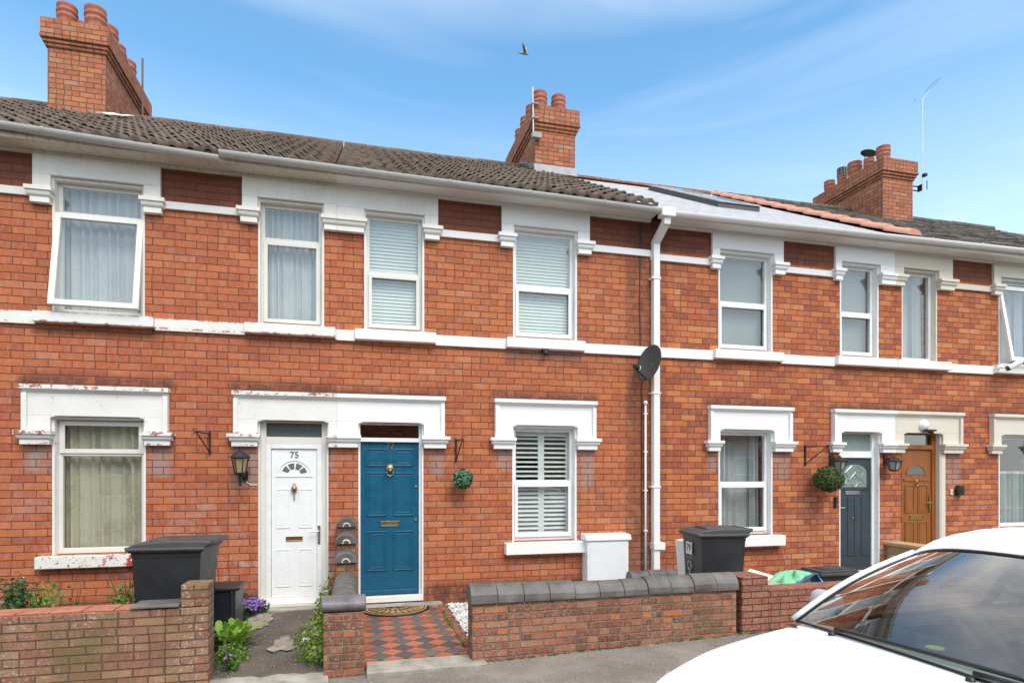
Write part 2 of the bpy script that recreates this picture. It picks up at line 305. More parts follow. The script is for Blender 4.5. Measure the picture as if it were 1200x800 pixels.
def asphalt(name, a, b2, sc=120, patches=.4):
    b = NB(name); c = b.mix(b.map(b.noise(2.2, 6, .65), .35, .7), a, b2)
    v = b.n('ShaderNodeTexVoronoi', Scale=float(sc)); b.set(v.inputs['Vector'], b.obj())
    c = b.mix(b.map(v.outputs['Distance'], .0, .5, patches, 0), c, tuple(min(1, x*1.9) for x in b2))
    c = b.mix(b.map(b.noise(260, 2), .55, .7, 0, .5), c, tuple(x*.4 for x in a)); c = b.mix(b.map(b.noise(42, 5, .8), .42, .62, 0, .45), c, tuple(x*.5 for x in a)); c = b.mix(b.map(b.noise(1.1, 4), .45, .7, 0, .35), c, tuple(x*1.35 for x in b2)); b.bump(b.math('ADD', b.noise(sc*1.4, 3), v.outputs['Distance']), .006); return b.fin(c, .9)
M['pave'] = asphalt('pavement_asphalt', (.19, .165, .14), (.29, .255, .215), 70)
M['road'] = asphalt('road_asphalt', (.045, .045, .046), (.065, .064, .062))
M['patha'] = asphalt('worn_path_asphalt', (.10, .082, .070), (.17, .145, .125), 60)
M['concrete'] = simple('concrete', (.34, .315, .27), .9, var=.35, scale=6, bump=.006)
M['cement'] = simple('old_cement', (.27, .235, .19), .95, var=.4, scale=11, bump=.006)
M['soil'] = simple('soil', (.075, .055, .038), .95, var=.5, scale=12, bump=.02)
M['slab'] = simple('grey_slab', (.27, .26, .25), .85, var=.2, scale=8, bump=.003)
M['grass'] = simple('grass_ground', (.05, .08, .025), .95, var=.4, scale=2)
def pathtile():
    b = NB('red_and_grey_quarry_tiles'); m = b.n('ShaderNodeMapping'); b.set(m.inputs[0], b.obj()); m.inputs['Rotation'].default_value = (0, 0, radians(45)); s = .158
    m.inputs['Scale'].default_value = (1/s, 1/s, 1/s); sp_ = b.n('ShaderNodeSeparateXYZ'); b.set(sp_.inputs[0], m.outputs[0])
    fx = b.math('FLOOR', sp_.outputs[0]); fy = b.math('FLOOR', sp_.outputs[1]); par = b.math('FLOORED_MODULO', b.math('ADD', fx, fy), 2)
    cc = b.n('ShaderNodeCombineXYZ'); b.set(cc.inputs[0], fx); b.set(cc.inputs[1], fy); w = b.n('ShaderNodeTexWhiteNoise'); b.set(w.inputs[0], cc.outputs[0])
    red = b.mix(w.outputs['Value'], (.36, .095, .045), (.50, .16, .09)); gr = b.mix(w.outputs['Value'], (.085, .085, .085), (.15, .14, .13))
    c = b.mix(b.math('GREATER_THAN', par, .5), red, gr); c = b.mix(b.map(b.noise(9, 6, .7), .45, .8, 0, .5), c, (.12, .10, .085))
    ux = b.math('FRACT', sp_.outputs[0]); uy = b.math('FRACT', sp_.outputs[1])
    e = b.math('MINIMUM', b.math('MINIMUM', ux, b.math('SUBTRACT', 1, ux)), b.math('MINIMUM', uy, b.math('SUBTRACT', 1, uy))); g = b.map(e, .012, .03)
    c = b.mix(g, (.06, .05, .04), c); b.bump(b.math('ADD', g, b.math('MULTIPLY', b.noise(40, 4), .3)), .004); return b.fin(c, .6)
M['pathtile'] = pathtile()
def leafm(name, a, b2, tr=.25):
    b = NB(name); g = b.n('ShaderNodeNewGeometry'); c = b.mix(g.outputs['Random Per Island'], a, b2); b.fin(c, .55)
    t = b.n('ShaderNodeBsdfTranslucent'); b.set(t.inputs[0], c); ms = b.t.nodes.new('ShaderNodeMixShader'); ms.inputs[0].default_value = tr
    b.set(ms.inputs[1], b.b.outputs[0]); b.set(ms.inputs[2], t.outputs[0]); b.set(b.o.inputs[0], ms.outputs[0]); return b.m
M['leaf'] = leafm('green_leaves', (.07, .16, .02), (.20, .33, .05))
M['leafy'] = leafm('yellow_green_leaves', (.12, .22, .03), (.30, .42, .08))
M['leafbright'] = leafm('bright_green_leaves', (.20, .38, .05), (.36, .52, .10))
M['leafdark'] = leafm('dark_leaves', (.025, .075, .02), (.08, .17, .045))
M['leafball'] = leafm('box_leaves', (.04, .07, .012), (.13, .17, .04))
M['leafart'] = leafm('artificial_leaves', (.02, .10, .03), (.22, .36, .22))
M['flower'] = leafm('purple_flowers', (.20, .10, .42), (.36, .22, .62))
M['flowerw'] = leafm('white_flowers', (.7, .7, .66), (.8, .8, .75))
M['bark'] = simple('stem', (.10, .07, .04), .9)
M['gravel'] = leafm('white_gravel', (.42, .40, .38), (.80, .79, .77), 0)
M['coir'] = simple('coir', (.46, .27, .11), .95, var=.25, scale=60, bump=.004, bscale=200)
M['carpaint'] = simple('white_car_paint', (.86, .86, .86), .38, var=.0, scale=1, Coat_Weight=.25, Coat_Roughness=.05)
M['silver'] = simple('silver_paint', (.55, .56, .57), .35, .2, var=.0)
M['trim'] = simple('black_trim', (.014, .014, .015), .35)
M['cabin'] = simple('cabin_dark', (.022, .022, .023), .7)
M['cloth'] = simple('seat_cloth', (.040, .042, .046), .9)
M['rubber'] = simple('tyre_rubber', (.02, .02, .02), .8)
M['lens'] = frosted('headlight_lens', (.6, .62, .64))
M['greenbag'] = simple('green_sack', (.20, .52, .30), .5, var=.1)
M['bluebag'] = simple('blue_sheet', (.04, .22, .55), .4, var=.2)
M['paper'] = simple('white_card', (.75, .76, .74), .8)
M['beige'] = simple('beige_sack', (.50, .46, .38), .85, var=.2)
M['plate'] = simple('white_sticker', (.72, .71, .70), .6)
M['ink'] = simple('dark_ink', (.06, .06, .06), .6)
M['decal'] = simple('pale_grey_print', (.42, .43, .44), .6)
M['bellw'] = simple('cream_plastic', (.70, .62, .48), .5)
M['feather'] = simple('gull_feathers', (.33, .34, .34), .8, var=.3, scale=20)
M['amber'] = frosted('amber_lantern_glass', (.36, .27, .14))
M['clearlant'] = frosted('lantern_glass', (.34, .34, .31))
M['render_opp'] = simple('cream_render', (.58, .50, .34), .9)

# ------------------------------------------------------------ object helpers
def tag(o, label=None, cat=None, group=None, kind=None):
    if label: o['label'] = label
    if cat: o['category'] = cat
    if group: o['group'] = group
    if kind: o['kind'] = kind
    return o
def thing(name, label, cat, loc=(0, 0, 0), group=None, rz=0):
    o = bpy.data.objects.new(name, None); COL.objects.link(o); o.location = loc; o.rotation_euler.z = rz; o.empty_display_size = .2
    return tag(o, label, cat, group)
def root_loc(p):
    while p.parent: p = p.parent
    return p.location
class MB:
    def __init__(s): s.v = []; s.f = []
    def quad(s, a, b, c, d): n = len(s.v); s.v += [a, b, c, d]; s.f.append((n, n+1, n+2, n+3)); return s
    def poly(s, pts): n = len(s.v); s.v += list(pts); s.f.append(tuple(range(n, n+len(pts)))); return s
    def box(s, x0, x1, y0, y1, z0, z1):
        n = len(s.v); s.v += [(x0, y0, z0), (x1, y0, z0), (x1, y1, z0), (x0, y1, z0), (x0, y0, z1), (x1, y0, z1), (x1, y1, z1), (x0, y1, z1)]
        s.f += [tuple(n+i for i in q) for q in ((3, 2, 1, 0), (4, 5, 6, 7), (0, 1, 5, 4), (1, 2, 6, 5), (2, 3, 7, 6), (3, 0, 4, 7))]; return s
    def tbox(s, M4, x0, x1, y0, y1, z0, z1):
        n = len(s.v); s.box(x0, x1, y0, y1, z0, z1)
        for i in range(n, len(s.v)): s.v[i] = tuple(M4 @ Vector(s.v[i]))
        return s
    def prism(s, prof, a, b, axis='x', cap=True):
        """prof: list of 2-D points; extruded from a to b along axis (x: prof=(y,z); y: prof=(x,z); z: prof=(x,y))"""
        n = len(s.v); k = len(prof)
        def P3(p, t): return {'x': (t, p[0], p[1]), 'y': (p[0], t, p[1]), 'z': (p[0], p[1], t)}[axis]
        s.v += [P3(p, a) for p in prof] + [P3(p, b) for p in prof]
        for i in range(k): j = (i+1) % k; s.f.append((n+i, n+j, n+k+j, n+k+i))
        if cap: s.f += [tuple(n+i for i in range(k))[::-1], tuple(n+k+i for i in range(k))]
        return s
    def lathe(s, prof, c=(0, 0, 0), seg=20, axis=None):
        """prof: list of (r,z)"""
        n = len(s.v); k = len(prof)
        for i in range(seg):
            a = 2*pi*i/seg
            for r, z in prof:
                p = Vector((r*cos(a), r*sin(a), z))
                if axis is not None: p = axis @ p
                s.v.append((c[0]+p.x, c[1]+p.y, c[2]+p.z))
        for i in range(seg):
            for j in range(k-1):
                i2 = (i+1) % seg; s.f.append((n+i*k+j, n+i2*k+j, n+i2*k+j+1, n+i*k+j+1))
        return s
    def tube(s, pts, r, seg=8):
        pts = [Vector(p) for p in pts]; n = len(s.v); m = len(pts); rr = r if isinstance(r, (list, tuple)) else [r]*m
        up0 = None
        for i, p in enumerate(pts):
            d = (pts[min(i+1, m-1)]-pts[max(i-1, 0)]).normalized()
            ref = Vector((0, 0, 1)) if abs(d.z) < .95 else Vector((0, 1, 0))
            u = d.cross(ref).normalized(); w = u.cross(d)
            for j in range(seg):
                a = 2*pi*j/seg; q = p+(u*cos(a)+w*sin(a))*rr[i]; s.v.append(tuple(q))
        for i in range(m-1):
            for j in range(seg):
                k = (j+1) % seg; s.f.append((n+i*seg+j, n+i*seg+k, n+(i+1)*seg+k, n+(i+1)*seg+j))
        s.f.append(tuple(n+j for j in range(seg))[::-1]); s.f.append(tuple(n+(m-1)*seg+j for j in range(seg))); return s
    def grid(s, fn, nu, nv):
        n = len(s.v)
        for i in range(nu+1):
            for j in range(nv+1): s.v.append(tuple(fn(i/nu, j/nv)))
        for i in range(nu):
            for j in range(nv): a = n+i*(nv+1)+j; s.f.append((a, a+nv+1, a+nv+2, a+1))
        return s
    def build(s, name, mat, parent=None, bevel=0.0, smooth=False, subd=0, solid=0.0, loc=None):
        me = bpy.data.meshes.new(name); off = root_loc(parent) if parent else Vector(loc or (0, 0, 0))
        me.from_pydata([(x-off.x, y-off.y, z-off.z) for x, y, z in s.v], [], s.f); me.materials.append(M[mat] if isinstance(mat, str) else mat)
        b = bmesh.new(); b.from_mesh(me); bmesh.ops.recalc_face_normals(b, faces=b.faces); b.to_mesh(me); b.free()
        o = bpy.data.objects.new(name, me); COL.objects.link(o)
        if parent: o.parent = parent
        else: o.location = off
        if smooth: me.shade_smooth()
        if solid: q = o.modifiers.new('solid', 'SOLIDIFY'); q.thickness = solid; q.offset = 0
        if bevel: q = o.modifiers.new('bevel', 'BEVEL'); q.width = bevel; q.segments = 2; q.limit_method = 'ANGLE'
        if subd: q = o.modifiers.new('sub', 'SUBSURF'); q.levels = subd; q.render_levels = subd
        return o
def text(name, s, size, loc, rot, mat, parent, ext=.003):
    cu = bpy.data.curves.new(name, 'FONT'); cu.body = s; cu.size = size; cu.extrude = ext; cu.align_x = 'CENTER'; cu.align_y = 'CENTER'
    t = bpy.data.objects.new('tmp', cu); COL.objects.link(t); dg = bpy.context.evaluated_depsgraph_get(); me = bpy.data.meshes.new_from_object(t.evaluated_get(dg))
    COL.objects.unlink(t); bpy.data.objects.remove(t)
    o = bpy.data.objects.new(name, me); COL.objects.link(o); me.materials.clear(); me.materials.append(M[mat]); o.parent = parent
    Mx = Matrix.Translation(Vector(loc)-root_loc(parent)) @ rot.to_4x4(); me.transform(Mx); return o
FRONT = Matrix.Rotation(pi/2, 3, 'X')        # text facing -y
def leaves(mb, n, c, rad, size, rnd, shell=0.0, flat=0.0, up=0.0):
    for _ in range(n):
        while True:
            p = Vector((rnd.uniform(-1, 1), rnd.uniform(-1, 1), rnd.uniform(-1, 1)))
            if shell <= p.length <= 1: break
        q = Vector((p.x*rad[0], p.y*rad[1], p.z*rad[2]))+Vector(c)
        nrm = (p.normalized()+Vector((rnd.uniform(-.9, .9), rnd.uniform(-.9, .9), rnd.uniform(-.6, 1)))).normalized()
        a = nrm.orthogonal().normalized(); a = Matrix.Rotation(rnd.uniform(0, 6.28), 3, nrm) @ a
        if up: a = (a+Vector((0, 0, up))).normalized()
        b_ = nrm.cross(a).normalized(); s = size*rnd.uniform(.6, 1.3); w = s*.38
        mb.poly([tuple(q-a*s*.5), tuple(q+b_*w+nrm*s*.08), tuple(q+a*s*.5), tuple(q-b_*w+nrm*s*.08)])
    return mb

# ------------------------------------------------------------ ground, pavement, road
def zp(x): return .028*max(-3, min(x, 7))
XS = [-60, -3, -1.5, 0, 2, 4, 7, 70]
def strip(name, y0, y1, dz, mat, th=.5):
    mb = MB()
    for a, b in zip(XS[:-1], XS[1:]): mb.quad((a, y0, zp(a)+dz), (b, y0, zp(b)+dz), (b, y1, zp(b)+dz), (a, y1, zp(a)+dz))
    return tag(mb.build(name, mat), kind='structure')
strip('pavement', -4.85, -2.3, 0, 'pave')
strip('road', -11.2, -4.97, -.12, 'road')
strip('far_pavement', -13.2, -11.32, 0, 'pave')
for n_, y0, y1 in (('kerb', -4.97, -4.85), ('far_kerb', -11.32, -11.2)):
    mb = MB()
    for a, b in zip(XS[:-1], XS[1:]):
        for q in (((a, y0, zp(a)+.003), (b, y0, zp(b)+.003), (b, y1, zp(b)+.003), (a, y1, zp(a)+.003)), ((a, y0 if n_ == 'kerb' else y1, zp(a)-.2), (b, y0 if n_ == 'kerb' else y1, zp(b)-.2), (b, y0 if n_ == 'kerb' else y1, zp(b)+.003), (a, y0 if n_ == 'kerb' else y1, zp(a)+.003))): mb.quad(*q)
    tag(mb.build(n_, 'concrete'), kind='structure')
mb = MB(); mb.quad((-900, -900, -.45), (900, -900, -.45), (900, 900, -.45), (-900, 900, -.45)); tag(mb.build('ground', 'grass'), kind='structure')
# front garden grounds
def flat(name, x0, x1, y0, y1, z, mat): return tag(MB().box(x0, x1, y0, y1, -.4, z).build(name, mat), kind='structure')
flat('garden_soil', -8.6, -1.16, -2.43, -.003, .03, 'soil')
flat('garden_ground', 1.13, 3.9, -2.3, -.003, .04, 'slab')
flat('garden_ground', 3.9, 6.95, -2.3, -.003, .05, 'slab')
flat('garden_path', 6.95, 16.5, -2.3, -.003, .08, 'slab')
# path of the white-door house: worn asphalt with slope, pale cement patch and cement edge
rnd = random.Random(3)
mb = MB(); mb.grid(lambda u, v: (-1.16+u*1.02, -2.38+v*2.37, .0+.085*v+.012*sin(u*9)*sin(v*11)), 16, 30); tag(mb.build('path', 'patha', smooth=True), kind='structure')
def blob(name, cx, cy, rx, ry, z, mat, seed=1, n=26, slope=0.0, jag=.35):
    r = random.Random(seed); pts = []
    for i in range(n):
        a = 2*pi*i/n; k = 1+r.uniform(-jag, jag)*.8; pts.append((cx+rx*k*cos(a), cy+ry*k*sin(a), z+slope*ry*sin(a)))
    m_ = MB(); m_.poly(pts); return tag(m_.build(name, mat), kind='structure')
blob('cement_patch', -.66, -1.45, .12, .22, .052, 'cement', 4, slope=.036, jag=.45)
blob('cement_patch', -.99, -.52, .13, .33, .086, 'cement', 9, slope=.036)
m_ = MB(); pts = []
r_ = random.Random(5)
for i in range(15):
    x = -1.14+i*.066; pts.append((x, -2.34+r_.uniform(-.03, .04), .026))
m_.poly([(-1.14, -2.56, .008)]+[(-.2, -2.56, .008)]+pts[::-1]); tag(m_.build('cement_edge', 'concrete', solid=.01), kind='structure')
# tiled path of the blue-door house
mb = MB(); mb.box(.02, 1.0, -2.22, -.16, -.3, .06); tag(mb.build('tiled_path', 'pathtile'), kind='structure')
tag(MB().box(.06, 1.06, -.155, -.002, -.3, .085).build('door_step', 'concrete', bevel=.008), kind='structure')
tag(MB().box(-1.16, -.26, -.155, -.002, -.3, .105).build('door_step', 'concrete', bevel=.008), kind='structure')
mb = MB()
for i in range(9):
    y = -.16-i*.232; mb.box(1.003, 1.10, y-.225, y, -.1, .065+R.uniform(-.004, .006))
tag(mb.build('path_edging', 'gardenC', bevel=.006), kind='structure')
m_ = MB(); m_.box(.10, 1.12, -2.53, -2.222, -.3, .052); o = m_.build('path_threshold', 'concrete', bevel=.012); tag(o, kind='structure')
# gravel
mb = MB(); r_ = random.Random(12)
for i in range(1500):
    x = r_.uniform(1.11, 1.42+.5*r_.random()**3); y = r_.uniform(-2.1, -.06); s = r_.uniform(.008, .02); z = .045+r_.uniform(0, .012)
    mb.v += [(x-s, y, z), (x, y-s*.8, z), (x+s, y+s*.1, z), (x, y+s, z), (x+s*.1, y, z+s*.9)]; n = len(mb.v)-5
    mb.f += [(n, n+1, n+4), (n+1, n+2, n+4), (n+2, n+3, n+4), (n+3, n, n+4)]
tag(mb.build('gravel', 'gravel'), kind='stuff')

# ------------------------------------------------------------ house builders
SL = .558; EY = -.335; EZ = 5.262; RY = 4.9
def zr(y): return EZ+SL*(y-EY)
def wall(parent, x0, x1, ops, mat):
    xs = sorted({x0, x1, *[o[0] for o in ops], *[o[1] for o in ops]}); zs = sorted({-.4, 5.2, *[o[2] for o in ops], *[o[3] for o in ops]})
    mb = MB()
    for a, b in zip(xs[:-1], xs[1:]):
        for c, d in zip(zs[:-1], zs[1:]):
            mx_, mz = (a+b)/2, (c+d)/2
            if any(o[0] < mx_ < o[1] and o[2] < mz < o[3] for o in ops): continue
            mb.quad((a, 0, c), (b, 0, c), (b, 0, d), (a, 0, d)); mb.quad((a, .3, c), (a, .3, d), (b, .3, d), (b, .3, c))
    for a, b, c, d in ops:
        mb.quad((a, 0, c), (a, 0, d), (a, .3, d), (a, .3, c)); mb.quad((b, 0, c), (b, .3, c), (b, .3, d), (b, 0, d))
        mb.quad((a, 0, d), (b, 0, d), (b, .3, d), (a, .3, d)); mb.quad((a, 0, c), (a, .3, c), (b, .3, c), (b, 0, c))
    me = mb.build('front_wall', mat, parent)
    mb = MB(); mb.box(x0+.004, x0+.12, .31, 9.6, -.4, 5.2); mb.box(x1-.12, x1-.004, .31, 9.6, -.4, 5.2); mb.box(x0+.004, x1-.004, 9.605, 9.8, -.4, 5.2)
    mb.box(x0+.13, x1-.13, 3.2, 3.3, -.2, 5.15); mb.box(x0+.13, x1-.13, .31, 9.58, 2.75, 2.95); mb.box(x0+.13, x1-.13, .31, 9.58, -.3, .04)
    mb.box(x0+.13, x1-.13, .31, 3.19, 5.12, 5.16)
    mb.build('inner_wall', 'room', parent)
def gable(parent, x, mat):
    mb = MB(); mb.prism([(.02, 5.2), (9.78, 5.2), (RY, zr(RY)-.08)], x, x+.1, 'x'); mb.build('gable_wall', mat, parent)
def pantile(parent, x0, x1, mat='pantile', amp=.034, per=.178, course=.315):
    mb = MB(); nx = int((x1-x0)/per*9); L_ = (RY-EY)/cos(math.atan(SL)); nc = int(round(L_/course)); ny = nc*2
    xs = [x0+(x1-x0)*i/nx for i in range(nx+1)]
    def prof(x):
        t = (x/per) % 1.0; return amp*(max(0, cos((t-.25)*2*pi/1.1))**.7 if t < .5 else 0)+.006*sin(t*6.28)
    rr = random.Random(int(x0*10)); ys = []
    for k in range(nc):
        a = EY-.02+(RY-EY+.02)*k/nc; b = EY-.02+(RY-EY+.02)*(k+1)/nc; ys += [(a-.012, .030, k), (a-.012, .050, k), (b+.030, .006, k), (b+.030, .026, k)]
    n = len(mb.v); jit = {}
    for (y, h, k) in ys:
        for i, x in enumerate(xs):
            tix = int(math.floor(x/per/1.0)); key = (tix, k)
            if key not in jit: jit[key] = rr.uniform(-.006, .009)
            mb.v.append((x, y, zr(y)-.03+h+prof(x)+jit[key]))
    W_ = nx+1
    for j in range(len(ys)-1):
        for i in range(nx): a = n+j*W_+i; mb.f.append((a, a+1, a+W_+1, a+W_))
    # eave thickness
    m = len(mb.v)
    for i, x in enumerate(xs): mb.v.append((x, EY-.02, zr(EY)-.05+prof(x)*.9))
    for i in range(nx): mb.f.append((m+i, m+i+1, n+i+1, n+i))
    mb.quad((x0, RY, zr(RY)), (x1, RY, zr(RY)), (x1, 2*RY+.3, zr(-.3)), (x0, 2*RY+.3, zr(-.3)))
    mb.quad((x0, EY+.02, zr(EY)-.06), (x1, EY+.02, zr(EY)-.06), (x1, RY, zr(RY)-.06), (x0, RY, zr(RY)-.06))
    return mb.build('roof', mat, parent)
def slateroof(parent, x0, x1, mat, dz=0.0, wav=0.0, stp=.018):
    mb = MB(); h = .2; nc = int((RY-EY)/h)
    rr = random.Random(2)
    for k in range(nc+1):
        a = EY-.02+(RY-EY+.02)*k/(nc+1); b = EY-.02+(RY-EY+.02)*(k+1)/(nc+1)
        nx = int((x1-x0)/.26)
        for i in range(nx):
            q0 = x0+(x1-x0)*i/nx; q1 = x0+(x1-x0)*(i+1)/nx; j = rr.uniform(0, wav); j2 = rr.uniform(-wav, wav)*.4
            mb.box(q0+.002, q1-.002, a, b, -9, -9); n = len(mb.v)-8
            for t, (X, Y) in enumerate(((q0+.002, a), (q1-.002, a), (q1-.002, b), (q0+.002, b))):
                top = (stp+j if Y == a else .004+j)+dz+(j2 if X < (q0+q1)/2 else -j2)
                mb.v[n+t] = (X, Y, zr(Y)+top-.012); mb.v[n+4+t] = (X, Y, zr(Y)+top)
    mb.quad((x0, EY, zr(EY)-.012+dz), (x1, EY, zr(EY)-.012+dz), (x1, RY, zr(RY)-.012+dz), (x0, RY, zr(RY)-.012+dz))
    mb.quad((x0, RY, zr(RY)), (x1, RY, zr(RY)), (x1, 2*RY+.3, zr(-.3)), (x0, 2*RY+.3, zr(-.3)))
    return mb.build('roof', mat, parent)
def halfround(mb, x0, x1, yc, zc, r, seg=.45, gap=.008, rnd=None, tilt=lambda x: 0):
    n = max(1, int(round((x1-x0)/seg)))
    for i in range(n):
        a = x0+(x1-x0)*i/n+gap/2; b = x0+(x1-x0)*(i+1)/n-gap/2; j = rnd.uniform(-.006, .006) if rnd else 0
        prof = [(yc+(r+j*.5)*cos(t*pi/10), zc+j+tilt((a+b)/2)+(r+j*.5)*sin(t*pi/10)) for t in range(11)]
        mb.prism(prof+[(yc-r, zc-.03), (yc+r, zc-.03)][::1], a, b, 'x')
    return mb
def ridge(parent, x0, x1, mat='pantile', z=None, r=.085):
    mb = MB(); halfround(mb, x0, x1, RY, zr(RY)-.01, r, rnd=random.Random(4)); mb.build('ridge_tiles', mat, parent)
def eaves(parent, x0, x1, zf, soff, fm, gm, brs=.9):
    """zf(x): gutter rim height; soff: soffit height"""
    mb = MB(); mb.box(x0, x1, -.27, -.002, soff, soff+.03); mb.box(x0, x1, -.295, -.27, soff-.012, soff+.09); mb.box(x0, x1, -.05, -.002, soff-.035, soff-.002); mb.build('fascia', fm, parent, bevel=.004)
    mb = MB(); n = 12; r = .058
    prof = [(r*cos(pi+t*pi/n), r*1.0*sin(pi+t*pi/n)) for t in range(n+1)]; prof += [((r-.006)*cos(-t*pi/n), (r-.006)*sin(-t*pi/n)) for t in range(n+1)]
    k = len(prof); a = len(mb.v); steps = 12
    for s_ in range(steps+1):
        x = x0+(x1-x0)*s_/steps
        for p in prof: mb.v.append((x, -.353+p[0], zf(x)+p[1]))
    for s_ in range(steps):
        for i in range(k): j = (i+1) % k; q = a+s_*k; mb.f.append((q+i, q+j, q+k+j, q+k+i))
    g = mb.build('gutter', gm, parent); x = x0+.3; mb = MB()
    while x < x1:
        R2 = r+.006; mb = MB()
        pr = [(-.353+R2*cos(pi+t*pi/n), zf(x)+.004+R2*sin(pi+t*pi/n)) for t in range(n+1)]
        mb.prism(pr+[(p[0]*1, p[1]) for p in [(-.353+r*cos(-t*pi/n), zf(x)+r*sin(-t*pi/n)) for t in range(n+1)]], x, x+.03, 'x')
        mb.box(x, x+.03, -.30, -.29, zf(x)-.03, zf(x)+.0); mb.build('gutter_bracket', gm, parent); x += brs
    
def corbel(mb, a, b, ztop, h=.145, oa=.0, ob=.0, d0=.072):
    """stepped impost block between a..b, returns top overhang of oa/ob at its ends"""
    mb.box(a, b, -d0, -.001, ztop-h, ztop-h*.62)
    pr = [(-d0+.001, ztop-h*.62), (-d0-.012, ztop-h*.58), (-d0-.022, ztop-h*.5), (-d0-.030, ztop-h*.34), (-d0-.030, ztop-h*.28), (-.001, ztop-h*.28), (-.001, ztop-h*.62)]
    mb.prism(pr, a-oa*.5, b+ob*.5, 'x')
    mb.box(a-oa, b+ob, -d0-.045, -.001, ztop-h*.28+.001, ztop)
def lintel_low(parent, x0, x1, ox0, ox1, mat, left=True, right=True, ztop=2.64, zo=2.31, zf=2.145, cl=True, cr=True, corner=True):
    mb = MB(); D_ = -.055
    mb.box(x0, x1, D_, -.001, zo, ztop-.05); mb.box(x0, ox0, D_, -.001, zf, zo); mb.box(ox1, x1, D_, -.001, zf, zo)
    # shouldered head
    mb.prism([(ox0, zo), (ox0+.06, zo), (ox0, zo-.022)][::-1], D_, .09, 'y'); mb.prism([(ox1, zo), (ox1-.06, zo), (ox1, zo-.022)], D_, .09, 'y')
    mb.box(x0-(.012 if left else 0), x1+(.012 if right else 0), -.105, -.001, ztop-.048, ztop); mb.prism([(-.098, ztop-.049), (D_, ztop-.049), (D_, ztop-.085)], x0, x1, 'x')
    if left: mb.box(x0, x0+.05, -.085, D_-.001, zf, ztop-.087)
    if right: mb.box(x1-.05, x1, -.085, D_-.001, zf, ztop-.087)
    mb.box(ox0, ox1, .0, .115, zo-.001+.003, zo+.02)
    corbel(mb, x0-(.02 if left else 0), ox0-.002, zf-.002, oa=.045 if left else 0, ob=.035)
    corbel(mb, ox1+.002, x1+(.02 if right else 0), zf-.002, oa=.035, ob=.045 if right else 0)
    return mb.build('lintel', mat, parent, bevel=.004)
def lintel_up(parent, x0, x1, ox0, ox1, mat, left=True, right=True, zo=4.90, zc=4.765, top=5.168):
    mb = MB(); D_ = -.05
    mb.box(x0, x1, D_, -.001, zo, top-.036); mb.box(x0, ox0, D_, -.001, zc, zo); mb.box(ox1, x1, D_, -.001, zc, zo)
    corbel(mb, x0-(.015 if left else 0), ox0-.002, zc-.002, oa=.04 if left else 0, ob=.035, h=.165)
    corbel(mb, ox1+.002, x1+(.015 if right else 0), zc-.002, oa=.035, ob=.04 if right else 0, h=.165)
    return mb.build('lintel', mat, parent, bevel=.004)
def frame_ring(mb, x0, x1, z0, z1, w, y0, y1, wb=None, wt=None):
    wb = w if wb is None else wb; wt = w if wt is None else wt
    mb.box(x0, x0+w, y0, y1, z0, z1); mb.box(x1-w, x1, y0, y1, z0, z1); mb.box(x0+w, x1-w, y0, y1, z0, z0+wb); mb.box(x0+w, x1-w, y0, y1, z1-wt, z1)
def curtain(parent, x0, x1, z0, z1, y, mat, folds=9, amp=.02, name='curtain', gather=0, seed=1):
    r = random.Random(seed); ph = [r.uniform(0, 6.28) for _ in range(5)]
    mb = MB(); mb.grid(lambda u, v: (x0+(x1-x0)*u, y+amp*(sin(u*folds*6.28+ph[0])+.5*sin(u*folds*2.7*6.28*.5+ph[1]+v)), z0+(z1-z0)*v), 90, 8)
    return mb.build(name, mat, parent, smooth=True)
def slats(parent, x0, x1, z0, z1, y, mat, pitch=.05, ang=55, wid=None, th=.003, name='blind'):
    mb = MB(); n = int((z1-z0)/pitch); wid = wid or pitch*1.15; a = radians(ang)
    for i in range(n):
        z = z0+(i+.5)*(z1-z0)/n; dy, dz = cos(a)*wid/2, sin(a)*wid/2
        mb.prism([(y-dy, z-dz-th), (y-dy, z-dz+th), (y, z+th*2), (y+dy, z+dz+th), (y+dy, z+dz-th), (y, z)], x0, x1, 'x')
    mb.box(x0, x1, y-.02, y+.02, z1, z1+.03)
    return mb.build(name, mat, parent)
def jamb(mb, ox0, ox1, z0, z1, t=.022, y1=.11):
    mb.box(ox0, ox0+t, -.006, y1, z0, z1); mb.box(ox1-t, ox1, -.006, y1, z0, z1)
